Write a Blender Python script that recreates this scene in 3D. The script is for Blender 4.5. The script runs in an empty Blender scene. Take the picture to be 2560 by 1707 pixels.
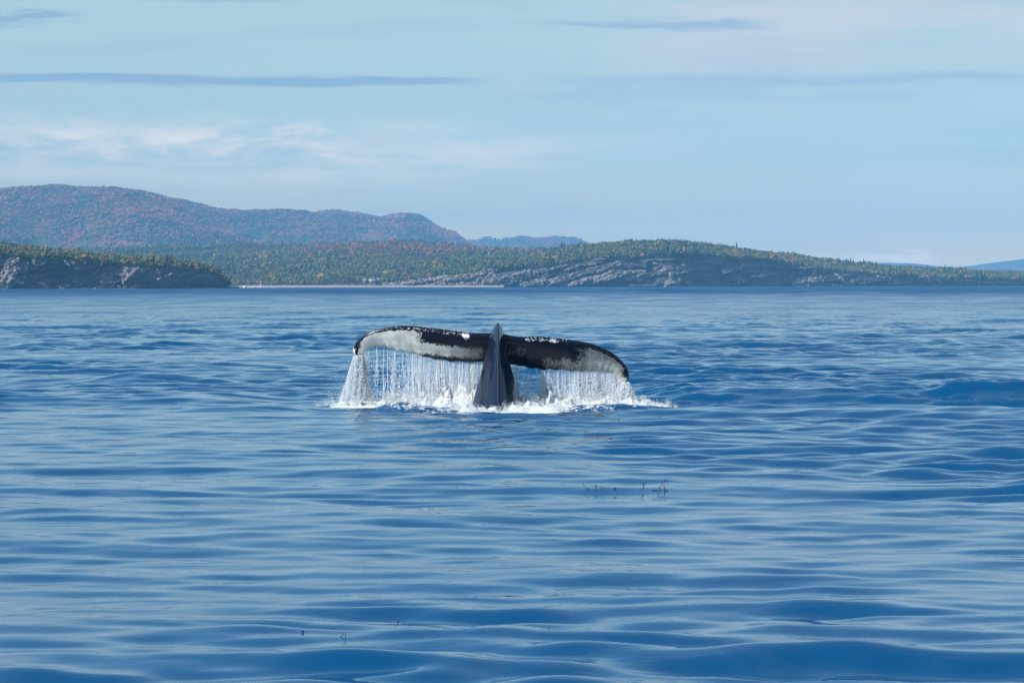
import bpy, math, random
import numpy as np
from mathutils import Matrix, Vector

R = math.radians
random.seed(7)
rng = np.random.default_rng(7)
scene = bpy.context.scene
COL = scene.collection

# ------------------------------------------------------------------ camera
F = 7111.0                       # focal length in photo pixels (100 mm on a 36 mm sensor)
CAMH = 2.14
cam_data = bpy.data.cameras.new('camera')
cam_data.lens = 100.0
cam_data.sensor_width = 36.0
cam_data.clip_start = 0.5
cam_data.clip_end = 120000.0
cam = bpy.data.objects.new('camera', cam_data)
COL.objects.link(cam)
PITCH = math.atan(139.5 / F)
ROLL = R(-0.10)
CAM_M = Matrix.Translation((0, 0, CAMH)) @ Matrix.Rotation(math.pi / 2 - PITCH, 4, 'X') @ Matrix.Rotation(ROLL, 4, 'Z')
cam.matrix_world = CAM_M
scene.camera = cam

# ------------------------------------------------------------------ light
SUN_EL, SUN_AZ = R(36), R(-124)      # azimuth clockwise from +Y (the view direction): on the left, a touch behind the camera
sun_dir = Vector((math.sin(SUN_AZ) * math.cos(SUN_EL), math.cos(SUN_AZ) * math.cos(SUN_EL), math.sin(SUN_EL)))
sun_data = bpy.data.lights.new('sun', 'SUN')
sun_data.energy = 3.8
sun_data.angle = R(0.53)
sun_data.color = (1.0, 0.955, 0.89)
sun = bpy.data.objects.new('sun', sun_data)
sun.rotation_euler = sun_dir.to_track_quat('Z', 'Y').to_euler()
COL.objects.link(sun)

scene.view_settings.view_transform = 'Standard'
scene.view_settings.look = 'None'
scene.view_settings.gamma = 1.0
scene.view_settings.use_curve_mapping = False
EXPO = 0.7
scene.view_settings.exposure = EXPO
scene.cycles.use_denoising = True
scene.cycles.volume_bounces = 1
scene.cycles.max_bounces = 10
scene.cycles.transparent_max_bounces = 24
scene.cycles.volume_step_rate = 10

# ------------------------------------------------------------------ node helpers
class NT:
    def __init__(self, tree):
        self.t = tree; self.n = tree.nodes; self.l = tree.links
    def node(self, kind, **kw):
        nd = self.n.new(kind)
        for k, v in kw.items(): setattr(nd, k, v)
        return nd
    def put(self, sock, v):
        if isinstance(v, bpy.types.NodeSocket): self.l.new(v, sock)
        elif v is not None:
            sock.default_value = v
    def math(self, op, a, b=None, c=None, clamp=False):
        nd = self.node('ShaderNodeMath', operation=op, use_clamp=clamp)
        self.put(nd.inputs[0], a)
        if b is not None: self.put(nd.inputs[1], b)
        if c is not None: self.put(nd.inputs[2], c)
        return nd.outputs[0]
    def mix(self, fac, a, b):
        nd = self.node('ShaderNodeMix', data_type='RGBA')
        self.put(nd.inputs[0], fac)
        for i, v in ((6, a), (7, b)):
            self.put(nd.inputs[i], v if isinstance(v, bpy.types.NodeSocket) else (*v[:3], 1.0))
        return nd.outputs[2]
    def noise(self, vec, scale, detail=4.0, rough=0.55, dist=0.0, lac=2.0):
        nd = self.node('ShaderNodeTexNoise')
        self.put(nd.inputs['Vector'], vec)
        nd.inputs['Scale'].default_value = scale
        nd.inputs['Detail'].default_value = detail
        nd.inputs['Roughness'].default_value = rough
        nd.inputs['Lacunarity'].default_value = lac
        nd.inputs['Distortion'].default_value = dist
        return nd.outputs['Fac']
    def smooth(self, v, lo, hi, a=0.0, b=1.0):
        nd = self.node('ShaderNodeMapRange', interpolation_type='SMOOTHSTEP')
        self.put(nd.inputs[0], v)
        for i, q in enumerate((lo, hi, a, b)): nd.inputs[i + 1].default_value = q
        return nd.outputs[0]
    def mapping(self, vec, scale=(1, 1, 1), loc=(0, 0, 0), rot=(0, 0, 0)):
        nd = self.node('ShaderNodeMapping')
        self.put(nd.inputs['Vector'], vec)
        nd.inputs['Scale'].default_value = scale
        nd.inputs['Location'].default_value = loc
        nd.inputs['Rotation'].default_value = rot
        return nd.outputs[0]
    def attr(self, name, kind='GEOMETRY'):
        return self.node('ShaderNodeAttribute', attribute_name=name, attribute_type=kind)

def material(name):
    m = bpy.data.materials.new(name); m.use_nodes = True
    nt = NT(m.node_tree)
    return m, nt, nt.n['Principled BSDF'], nt.n['Material Output']

def simple_mat(name, col, rough=0.7, spec=0.3, var=0.25, scale=3.0):
    m, nt, b, o = material(name)
    pos = nt.node('ShaderNodeTexCoord').outputs['Object']
    n = nt.noise(pos, scale, 5)
    c = nt.mix(n, tuple(x * (1 - var) for x in col), tuple(min(1, x * (1 + var)) for x in col))
    nt.put(b.inputs['Base Color'], c)
    b.inputs['Roughness'].default_value = rough
    b.inputs['Specular IOR Level'].default_value = spec
    return m

# ------------------------------------------------------------------ world: clear pale sky with thin autumn cloud
world = bpy.data.worlds.new('World'); scene.world = world; world.use_nodes = True
w = NT(world.node_tree)
bg = w.n['Background']
sky = w.node('ShaderNodeTexSky', sky_type='NISHITA')
sky.sun_disc = False
sky.sun_elevation = SUN_EL
sky.sun_rotation = SUN_AZ
sky.air_density = 1.0
sky.dust_density = 0.3
sky.ozone_density = 2.5
dirv = w.node('ShaderNodeTexCoord').outputs['Generated']
sep = w.node('ShaderNodeSeparateXYZ'); w.put(sep.inputs[0], dirv)
dx, dy, dz = sep.outputs
el = w.math('ARCSINE', dz)
az = w.math('ARCTAN2', dx, dy)
comb = w.node('ShaderNodeCombineXYZ'); w.put(comb.inputs[0], az); w.put(comb.inputs[1], el)
ae = comb.outputs[0]
SKYK = 0.10
skycol = w.node('ShaderNodeMix', data_type='RGBA', blend_type='MULTIPLY')
skycol.inputs[0].default_value = 1.0
w.put(skycol.inputs[6], sky.outputs[0]); skycol.inputs[7].default_value = (0.62, 1.06, 1.06, 1)
base = skycol.outputs[2]

def band(center, half, soft, wob_scale, wob_amp, x0, x1, xs, seed, vscale=6.0):
    """a long flat bank of cloud: elevation band with a wobbly edge between two azimuths (radians)"""
    v = w.mapping(ae, scale=(1, vscale, 1), loc=(seed, seed * 1.7, 0))
    wob = w.math('MULTIPLY', w.math('SUBTRACT', w.noise(v, wob_scale, 7, 0.62, 0.4), 0.5), wob_amp * 2.0)
    d = w.math('ABSOLUTE', w.math('SUBTRACT', w.math('ADD', el, wob), center))
    m = w.smooth(d, half - soft, half + soft, 1.0, 0.0)
    mx = w.math('MULTIPLY', w.smooth(az, x0 - xs, x0 + xs), w.smooth(az, x1 - xs, x1 + xs, 1.0, 0.0))
    return w.math('MULTIPLY', m, mx)

def px_az(px): return math.atan((px - 1280) / F)
def px_el(py): return math.atan((714 - py) / F)
K = 1.0 / SKYK / 2 ** EXPO
def kc(c): return tuple(x * K for x in c)
cur = base
cur = w.mix(w.smooth(el, 0.08, 0.30, 0.85, 0.15), cur, kc((0.525, 0.635, 0.635)))                # thin high veil
veil = w.smooth(el, 0.005, 0.055, 0.85, 0.0)                  # brighter towards the horizon
cur = w.mix(veil, cur, kc((1.14, 0.86, 0.26)))
# long grey-blue bank
v = w.mapping(ae, scale=(1, 9, 1), loc=(3, 1, 0))
tex = w.noise(v, 16, 6, 0.6)
b1 = band(px_el(207), 0.0017, 0.0009, 14, 0.0045, px_az(-900), px_az(1180), 0.016, 3.1)
cur = w.mix(w.math('MULTIPLY', b1, 0.75), cur, kc((0.27, 0.43, 0.61)))
b1b = band(px_el(206), 0.0013, 0.0012, 14, 0.004, px_az(1400), px_az(2600), 0.02, 5.3)
cur = w.mix(w.math('MULTIPLY', b1b, 0.42), cur, kc((0.30, 0.46, 0.63)))
b2 = band(px_el(55), 0.0013, 0.0014, 30, 0.006, px_az(-900), px_az(190), 0.008, 9.3)
cur = w.mix(w.math('MULTIPLY', b2, 0.75), cur, kc((0.27, 0.43, 0.61)))
b3 = band(px_el(5), 0.0008, 0.001, 30, 0.003, px_az(380), px_az(700), 0.012, 19.3)
cur = w.mix(w.math('MULTIPLY', b3, 0.55), cur, kc((0.29, 0.44, 0.62)))
# pale bank on the left, ragged white tops
v = w.mapping(ae, scale=(1, 3.2, 1), loc=(0.4, 0.2, 0))
puff = w.smooth(w.noise(v, 26, 8, 0.66, 0.35), 0.41, 0.68)
env = band(px_el(372), 0.0075, 0.0065, 9, 0.008, px_az(-2600), px_az(1020), 0.04, 12.3)
cur = w.mix(w.math('MULTIPLY', w.math('MULTIPLY', puff, env), 1.0), cur, kc((1.15, 1.02, 0.86)))
v = w.mapping(ae, scale=(1, 7, 1), loc=(7.4, 2.2, 0))
puff2 = w.smooth(w.noise(v, 12, 8, 0.6, 0.15), 0.40, 0.72)
env2 = band(px_el(395), 0.010, 0.008, 9, 0.006, px_az(-2600), px_az(1500), 0.06, 22.3)
cur = w.mix(w.math('MULTIPLY', w.math('MULTIPLY', puff2, env2), 0.8), cur, kc((0.98, 0.93, 0.82)))
# soft warm sheet on the upper right with a darker underside
v = w.mapping(ae, scale=(1, 5, 1), loc=(1.7, 4.2, 0))
sheet = w.smooth(w.noise(v, 11, 8, 0.6, 0.2), 0.34, 0.62)
env3 = band(px_el(85), 0.012, 0.007, 9, 0.010, px_az(1560), px_az(6200), 0.035, 31.0)
cur = w.mix(w.math('MULTIPLY', w.math('MULTIPLY', sheet, env3), 1.0), cur, kc((0.66, 0.71, 0.73)))
env4 = band(px_el(62), 0.0014, 0.0016, 22, 0.007, px_az(1370), px_az(1900), 0.012, 41.0)
cur = w.mix(w.math('MULTIPLY', env4, 0.7), cur, kc((0.32, 0.46, 0.62)))
env5 = band(px_el(245), 0.0028, 0.003, 22, 0.010, px_az(1250), px_az(2300), 0.03, 51.0)
cur = w.mix(w.math('MULTIPLY', w.math('MULTIPLY', env5, tex), 0.6), cur, kc((0.33, 0.48, 0.64)))
env6 = band(px_el(478), 0.002, 0.0025, 18, 0.006, px_az(900), px_az(1420), 0.02, 61.0)
cur = w.mix(w.math('MULTIPLY', w.math('MULTIPLY', env6, puff2), 0.9), cur, kc((0.56, 0.67, 0.735)))
env7 = band(px_el(648), 0.0016, 0.0014, 60, 0.005, px_az(2130), px_az(2330), 0.006, 71.0)
cur = w.mix(w.math('MULTIPLY', env7, 0.45), cur, kc((1.6, 1.4, 1.1)))
v = w.mapping(ae, scale=(1, 4.5, 1), loc=(2.3, 8.8, 0))
wisp = w.smooth(w.noise(v, 7.5, 8, 0.62, 0.5), 0.42, 0.70)
cur = w.mix(w.math('MULTIPLY', w.math('MULTIPLY', wisp, w.smooth(az, -0.05, 0.10)), 0.40), cur, kc((0.66, 0.71, 0.70)))
wisp2 = w.smooth(w.noise(w.mapping(ae, scale=(1, 8, 1), loc=(6.3, 1.8, 0)), 9, 8, 0.62, 0.4), 0.48, 0.70)
cur = w.mix(w.math('MULTIPLY', wisp2, 0.22), cur, kc((0.34, 0.48, 0.62)))
# the same thin streaky cloud carries on over the rest of the sky
v = w.mapping(dirv, scale=(1.2, 1.2, 5), loc=(2, 5, 1))
gen = w.smooth(w.noise(v, 2.4, 8, 0.6, 0.3), 0.50, 0.78)
gen = w.math('MULTIPLY', gen, w.smooth(el, 0.085, 0.16))
cur = w.mix(w.math('MULTIPLY', gen, 0.35), cur, kc((0.42, 0.55, 0.68)))
w.put(bg.inputs['Color'], cur)
bg.inputs['Strength'].default_value = SKYK

# ------------------------------------------------------------------ general helpers
def P(px, py, d):
    """world point on the sight line of photo pixel (px, py) at depth Y = d"""
    r = CAM_M.to_3x3() @ Vector(((px - 1280) / F, -(py - 853.5) / F, -1.0))
    k = d / r.y
    return Vector((r.x * k, d, CAMH + r.z * k))

def tag(o, label=None, cat=None, group=None, kind=None):
    if label: o['label'] = label
    if cat: o['category'] = cat
    if group: o['group'] = group
    if kind: o['kind'] = kind
    return o

def mesh_np(name, verts, faces, mat=None, smooth=True, parent=None, attrs=None, link=True):
    """verts (n,3) array; faces (m,k) int array of constant k"""
    me = bpy.data.meshes.new(name)
    verts = np.asarray(verts, dtype=np.float32); faces = np.asarray(faces, dtype=np.int32)
    m, k = faces.shape
    me.vertices.add(len(verts)); me.vertices.foreach_set('co', verts.ravel())
    me.loops.add(m * k); me.loops.foreach_set('vertex_index', faces.ravel())
    me.polygons.add(m); me.polygons.foreach_set('loop_start', np.arange(m, dtype=np.int32) * k)
    me.polygons.foreach_set('loop_total', np.full(m, k, dtype=np.int32))
    if smooth: me.polygons.foreach_set('use_smooth', np.ones(m, dtype=bool))
    me.update(calc_edges=True)
    for an, av in (attrs or {}).items():
        a = me.attributes.new(an, 'FLOAT', 'POINT'); a.data.foreach_set('value', np.asarray(av, dtype=np.float32).ravel())
    if mat: me.materials.append(mat)
    o = bpy.data.objects.new(name, me)
    if link: COL.objects.link(o)
    if parent: o.parent = parent
    return o

def grid_faces(nr, nc):
    i = np.arange(nr - 1)[:, None] * nc + np.arange(nc - 1)[None, :]
    return np.stack([i, i + 1, i + nc + 1, i + nc], -1).reshape(-1, 4)

def _hash(ix, iy, seed):
    h = (ix.astype(np.int64) * 374761393 + iy.astype(np.int64) * 668265263 + seed * 1442695041) & 0xffffffff
    h = ((h ^ (h >> 13)) * 1274126177) & 0xffffffff
    return ((h ^ (h >> 16)) & 0xffff) / 65535.0
def vnoise(x, y, seed=0):
    x = np.asarray(x, float); y = np.asarray(y, float)
    ix = np.floor(x); iy = np.floor(y); fx = x - ix; fy = y - iy
    fx = fx * fx * (3 - 2 * fx); fy = fy * fy * (3 - 2 * fy)
    ix = ix.astype(np.int64); iy = iy.astype(np.int64)
    a = _hash(ix, iy, seed); b = _hash(ix + 1, iy, seed); c = _hash(ix, iy + 1, seed); d = _hash(ix + 1, iy + 1, seed)
    return (a * (1 - fx) + b * fx) * (1 - fy) + (c * (1 - fx) + d * fx) * fy
def fbm(x, y, oct=4, seed=0, gain=0.5):
    s = 0; a = 1; t = 0
    for k in range(oct):
        s = s + a * vnoise(x * 2 ** k + 17.3 * k, y * 2 ** k - 9.1 * k, seed + k); t += a; a *= gain
    return s / t
def sst(x, a, b):
    t = np.clip((np.asarray(x, float) - a) / (b - a), 0, 1); return t * t * (3 - 2 * t)
def interp(x, pts):
    p = np.asarray(pts, float); return np.interp(x, p[:, 0], p[:, 1])

# ------------------------------------------------------------------ water
def build_water():
    rows = [-40000, -25000, -16000, -10000, -6000, -3500, -2000, -1200, -700, -400, -220, -120] + list(np.arange(-60, 8, 4.0)) + list(np.arange(8, 13, 0.25)) + list(np.arange(13, 28, 0.048)) + list(np.arange(28, 60, 0.055))
    d = rows[-1]
    while d < 1600:
        d += 0.055 * (d / 60) ** 2 * 1.45; rows.append(d)
    while d < 40000:
        d *= 1.07; rows.append(d)
    rows = np.array(rows)
    u = np.linspace(-1, 1, 421)
    e = np.array([0.3, 1, 3, 10, 40, 200, 1000, 6000, 24000])
    hw = 3 + 0.21 * np.maximum(rows, 0)
    Xc = hw[:, None] * u[None, :]
    Xl = -(hw[:, None] + e[None, ::-1]); Xr = hw[:, None] + e[None, :]
    X = np.concatenate([Xl, Xc, Xr], 1)
    Y = np.repeat(rows[:, None], X.shape[1], 1)
    dr = np.gradient(rows)
    dxs = np.gradient(X, axis=1)
    rr = np.random.default_rng(11)
    Z = np.zeros_like(X)
    lost = np.zeros_like(X); total = 0
    D = np.maximum(Y, 8)
    dxs = dxs * 0.6
    # where the water is glassy and where it is ruffled
    calm = fbm(X / 6.0 + 4, Y / 11.0, 3, 5)
    calm2 = fbm(X / 30.0 + 9, Y / 60.0, 2, 8)
    ruff = 0.55 + 0.9 * sst(calm, 0.35, 0.7)
    ruff *= 0.75 + 0.6 * sst(calm2, 0.35, 0.7)
    ncomp = 165
    for i in range(ncomp):
        lam = 0.20 * (50.0) ** (i / (ncomp - 1))          # 0.2 m .. 10 m
        th = rr.normal(0, R(17)) + R(3)                   # travel mostly along the line of sight
        if i % 14 == 0: th = rr.uniform(-math.pi / 2, math.pi / 2)
        if lam < .5: th *= 0.8
        if lam > 2: th *= 0.75
        kx, ky = math.sin(th) * 2 * math.pi / lam, math.cos(th) * 2 * math.pi / lam
        slope = 0.0205 * math.exp(-0.5 * (math.log(lam / 0.74) / 0.58) ** 2) + (0.0044 if lam > 1.5 else 0.0020)
        amp = slope * lam / (2 * math.pi) * 1.414
        samp = np.maximum(dr[:, None] * abs(math.cos(th)), dxs * abs(math.sin(th)))
        keep = sst(lam / np.maximum(samp, 1e-6), 2.4, 5.0)
        if not keep.any(): continue
        ph = rr.uniform(0, 2 * math.pi)
        wv = np.sin(kx * X + ky * Y + ph + 1.3 * (calm - .5) * min(1, 1.2 / lam) * 2)
        g = ruff if lam < 2.2 else 1.0
        Z += amp * wv * keep * g
        lost += slope ** 2 * (1 - keep); total += slope ** 2
    far_boost = 1.0 / np.sqrt(np.maximum(1 - lost / total, 0.12))
    Z *= np.clip(far_boost, 1, 2.3)
    Z *= 1 - sst(Y, 900, 1500)
    Z *= 1 - 0.45 * np.exp(-((Y - 48) / 5.0) ** 2)
    # --- the disturbed zone round the whale
    zone = np.exp(-((Y - 56) / 9.0) ** 2) * sst(Y, 46.5, 49.5) * (0.55 + 0.45 * sst(X, -9, 1))
    fine = np.zeros_like(X)
    sel = (Y > 44) & (Y < 90) & (np.abs(X) < 24)
    xs, ys = X[sel], Y[sel]
    acc = np.zeros_like(xs)
    for i in range(60):
        lam = 0.25 * 5.0 ** (i / 59)
        th = rr.normal(0, R(32))
        acc += 0.011 * lam / 6.28 * 1.414 * 1.35 * np.sin((math.sin(th) * xs + math.cos(th) * ys) * 6.283 / lam + rr.uniform(0, 6.28) + 2.0 * (fbm(xs / 1.3 + i, ys / 1.3, 2, 31) - .5))
    fine[sel] = acc * (0.4 + 1.3 * sst(fbm(xs / 2.5, ys / 4.0, 3, 44), 0.35, 0.7))
    Z += fine * zone * (1.0 + 0.7 * sst(X, 1.0, 3.0) - 0.6 * sst(X, 3.0, 5.0) + 0.5 * sst(X, 6.5, 8.5))
    yr = 52.2 + 0.5 * np.sin(X * 0.42 + 1) + 1.2 * (fbm(X / 3.0, Y * 0 + 3, 3, 91) - .5)
    ramp = sst((Y - yr) / 1.6, -1, 0) * (1 - sst((Y - yr) / 9.0, 0, 1))
    Z += sst(X, 2.0, 4.0) * ramp * (0.24 + 0.12 * sst(fbm(X / 2.2 + 5, Y * 0 + 8, 3, 92), .3, .7))
    yl = 52.8 + 0.6 * np.sin(X * 0.5)
    rampl = sst((Y - yl) / 2.0, -1, 0) * (1 - sst((Y - yl) / 8.0, 0, 1))
    Z += sst(-X, 4.0, 6.0) * rampl * 0.13
    def bump(x, y, a, sx, sy, rot=0.0):
        c, s = math.cos(rot), math.sin(rot)
        qx = (X - x) * c + (Y - y) * s; qy = -(X - x) * s + (Y - y) * c
        return a * np.exp(-(qx / sx) ** 2 - (qy / sy) ** 2)
    # long smooth swell in front of the dark trough on the right, reaching past the frame
    yc = 46.6 - 0.12 * np.clip(X, -20, 20) * 0.3 + 0.5 * np.sin(X * 0.45)
    side = 0.22 + 0.78 * sst(X, 0.5, 4.5)
    Z += 0.17 * np.exp(-((Y - yc) / 1.2) ** 2) * side - 0.17 * np.exp(-((Y - yc - 3.0) / 1.7) ** 2) * side
    Z += bump(3.75, 49.7, 0.17, 0.75, 0.55, 0.25) + bump(5.6, 49.9, 0.07, 1.6, 0.6, -0.1) 
    Z += bump(-8.2, 64, 0.20, 1.3, 1.6, 0.1) + bump(8.4, 56, 0.08, 1.2, .7) + bump(-4.6, 49.4, 0.10, 1.1, 0.6, 0.3)
    Z += bump(4.6, 57, 0.17, 1.2, 0.36, 0.05) + bump(7.4, 58.5, 0.12, 1.6, 0.34, -.05) + bump(11.2, 60, 0.14, 0.9, 0.35) + bump(9.5, 64, 0.12, 1.2, .4) + bump(2.9, 54.5, 0.10, 0.9, .3, .1)
    # humps piled against the tail stock
    Z += bump(-1.95, 49.9, 0.12, 0.38, 0.40, -0.3) + bump(-1.35, 49.7, 0.06, 0.65, 0.45, -.2) + bump(1.6, 49.9, 0.10, 0.5, 0.40, 0.2) + bump(0.55, 49.7, 0.06, 0.4, 0.35, -.2) - bump(-0.25, 48.9, 0.07, 2.2, 0.9)
    Z += bump(2.35, 50.2, 0.10, 0.5, 0.4, -.2)
    # foam cover (0..1): crust on the surface, broken into lace by the shader
    cx, cy = X, Y
    f = np.zeros_like(X)
    def ell(x, y, rx, ry, g=1.0, soft=0.55):
        q = np.sqrt(((cx - x) / rx) ** 2 + ((cy - y) / ry) ** 2)
        return g * (1 - sst(q, 1 - soft, 1 + soft))
    for a in ((-2.95, 51.2, 0.36, 0.6, .9), (-2.2, 51.3, 0.7, 0.9, 1), (-1.2, 51.1, 0.9, 1.1, 1.0), (-0.3, 50.0, 1.0, 0.75, 0.95), (0.3, 49.5, 0.8, 0.55, 0.85),
              (-1.0, 49.6, 0.6, 0.5, 0.55), (0.6, 50.6, 0.9, 0.8, 0.9), (1.5, 51.3, 1.0, 0.8, 1), (2.05, 51.4, 0.45, 0.6, .9), (1.2, 49.7, 0.8, 0.5, 0.55), (-1.9, 49.9, 0.6, 0.45, 0.62),
              (2.5, 51.2, 0.30, 0.35, 0.7), (1.9, 49.9, 0.45, 0.35, 0.45), (-1.3, 49.5, 1.1, 0.42, 0.47), (1.3, 49.5, 1.3, 0.40, 0.46), (-2.3, 50.4, .9, .5, .42), (5.0, 53.5, 1.3, 0.5, 0.34), (9.0, 51.0, 1.6, 0.5, 0.22)):
        f = np.maximum(f, ell(*a))
    # lumpy relief where there is foam
    fs = f > 0.02
    lump = np.zeros_like(X)
    lump[fs] = (fbm(X[fs] * 7, Y[fs] * 7, 3, 71, 0.6) - 0.45) * 0.15
    Z += lump * f
    Z[Y > 1500] = 0
    rough = 0.03 + 0.17 * sst(np.log(np.maximum(Y, 1)), math.log(60), math.log(1500))
    farw = sst(np.log(np.maximum(Y, 1)), math.log(90), math.log(500))
    dark = sst(Y, 46, 49) * (1 - sst(Y, 52, 75))
    V = np.stack([X, Y, Z], -1).reshape(-1, 3)
    m, nt, b, out = material('sea_water')
    geo = nt.node('ShaderNodeNewGeometry').outputs['Position']
    at_f = nt.attr('foam').outputs['Fac']; at_r = nt.attr('rough').outputs['Fac']
    # small ripples
    v1 = nt.mapping(geo, scale=(0.8, 1.0, 1))
    r1 = nt.noise(v1, 3.0, 3, 0.55, 0.5)
    r2 = nt.noise(nt.mapping(geo, rot=(0, 0, 0.5)), 9.0, 3, 0.5, 0.4)
    patch = nt.smooth(nt.noise(nt.mapping(geo, scale=(1, .6, 1)), 0.16, 3, 0.6), 0.38, 0.66, 0.35, 1.0)
    hsum = nt.math('ADD', nt.math('MULTIPLY', r1, 0.010), nt.math('MULTIPLY', r2, 0.0018))
    hsum = nt.math('MULTIPLY', hsum, patch)
    # long wave groups and wind lines far out, towards the shore
    at_w = nt.attr('far').outputs['Fac']; at_v = nt.attr('vfar').outputs['Fac']
    g1 = nt.noise(nt.mapping(geo, scale=(0.16, 0.035, 0)), 1.0, 4, 0.65, 0.3)
    g2 = nt.noise(nt.mapping(geo, scale=(0.012, 0.0045, 0), rot=(0, 0, 0.05)), 1.0, 4, 0.65, 0.3)
    hsum = nt.math('ADD', hsum, nt.math('MULTIPLY', nt.math('MULTIPLY', g1, at_w), 2.2))
    hsum = nt.math('ADD', hsum, nt.math('MULTIPLY', nt.math('MULTIPLY', g2, at_v), 16.0))
    bmp = nt.node('ShaderNodeBump'); bmp.inputs['Distance'].default_value = 1.0; bmp.inputs['Strength'].default_value = 1.0
    nt.put(bmp.inputs['Height'], hsum)
    b.inputs['Base Color'].default_value = (0.0001, 0.055, 0.152, 1)
    b.inputs['IOR'].default_value = 1.333
    b.inputs['Specular Tint'].default_value = (0.60, 0.96, 1.0, 1)
    w1 = nt.smooth(nt.noise(nt.mapping(geo, scale=(0.13, 0.030, 0)), 1.0, 4, 0.65, 0.3), 0.35, 0.62)
    w2 = nt.smooth(nt.noise(nt.mapping(geo, scale=(0.022, 0.0028, 0)), 1.0, 5, 0.7, 0.3), 0.40, 0.60)
    rg = nt.math('ADD', at_r, nt.math('MULTIPLY', nt.math('MULTIPLY', w1, at_w), 0.16))
    rg = nt.math('ADD', rg, nt.math('MULTIPLY', nt.math('ADD', nt.math('MULTIPLY', w2, 0.30), 0.12), at_v))
    nt.put(b.inputs['Roughness'], rg)
    nt.put(b.inputs['Normal'], bmp.outputs[0])
    # foam
    fn = nt.noise(nt.mapping(geo, scale=(1, 1, 1.0)), 5.5, 8, 0.68, 0.9)
    fn2 = nt.noise(geo, 26.0, 5, 0.7, 0.5)
    fn = nt.math('ADD', nt.math('MULTIPLY', fn, 0.7), nt.math('MULTIPLY', fn2, 0.3))
    fm = nt.math('ADD', fn, nt.math('MULTIPLY', nt.math('SUBTRACT', at_f, 0.5), 0.52))
    fm = nt.smooth(fm, 0.50, 0.60)
    fm = nt.math('MULTIPLY', fm, nt.smooth(at_f, 0.02, 0.10))
    fb = nt.node('ShaderNodeBsdfPrincipled')
    fb.inputs['Base Color'].default_value = (0.80, 0.83, 0.85, 1); fb.inputs['Roughness'].default_value = 0.6
    bm2 = nt.node('ShaderNodeBump'); bm2.inputs['Distance'].default_value = 0.05
    nt.put(bm2.inputs['Height'], fn2); nt.put(fb.inputs['Normal'], bm2.outputs[0])
    mx = nt.node('ShaderNodeMixShader')
    nt.put(mx.inputs[0], fm); nt.l.new(b.outputs[0], mx.inputs[1]); nt.l.new(fb.outputs[0], mx.inputs[2])
    nt.l.new(mx.outputs[0], out.inputs[0])
    o = mesh_np('sea', V, grid_faces(*X.shape)[:, ::1], m, True, None, {'foam': f, 'rough': rough, 'far': farw, 'vfar': sst(Y, 400, 1200)})
    tag(o, kind='structure')
    return rows, X, Z
W_ROWS, W_X, W_Z = build_water()
def water_z(x, y):
    i = min(max(int(np.searchsorted(W_ROWS, y)), 0), len(W_ROWS) - 1)
    return float(np.interp(x, W_X[i], W_Z[i]))

# ------------------------------------------------------------------ land
def rock_material():
    m, nt, b, o = material('cliff_rock')
    geo = nt.node('ShaderNodeNewGeometry').outputs['Position']
    green = nt.attr('veg').outputs['Fac']
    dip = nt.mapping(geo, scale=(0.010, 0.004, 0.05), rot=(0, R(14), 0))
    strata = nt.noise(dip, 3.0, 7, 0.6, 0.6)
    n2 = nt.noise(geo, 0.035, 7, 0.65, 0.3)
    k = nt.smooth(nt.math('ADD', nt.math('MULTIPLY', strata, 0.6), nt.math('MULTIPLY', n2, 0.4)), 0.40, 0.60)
    c = nt.mix(k, (0.040, 0.042, 0.048), (0.120, 0.112, 0.108))  # shade of the cliff faces is put into this dark rock colour
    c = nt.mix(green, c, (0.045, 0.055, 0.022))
    nt.put(b.inputs['Base Color'], c)
    b.inputs['Roughness'].default_value = 0.9; b.inputs['Specular IOR Level'].default_value = 0.15
    bmp = nt.node('ShaderNodeBump'); bmp.inputs['Distance'].default_value = 6.0
    nt.put(bmp.inputs['Height'], n2); nt.put(b.inputs['Normal'], bmp.outputs[0])
    return m
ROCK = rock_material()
def ground_material():
    m, nt, b, o = material('forest_floor')
    geo = nt.node('ShaderNodeNewGeometry').outputs['Position']
    n = nt.noise(geo, 0.012, 8, 0.6)
    n2 = nt.noise(nt.mapping(geo, loc=(900, 40, 0)), 0.004, 6, 0.6)
    c = nt.mix(nt.smooth(n, 0.38, 0.62), (0.018, 0.035, 0.018), (0.07, 0.075, 0.028))
    c = nt.mix(nt.smooth(n2, 0.50, 0.62), c, (0.15, 0.065, 0.035))
    nt.put(b.inputs['Base Color'], c)
    b.inputs['Roughness'].default_value = 0.95; b.inputs['Specular IOR Level'].default_value = 0.1
    return m
GROUND = ground_material()

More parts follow.
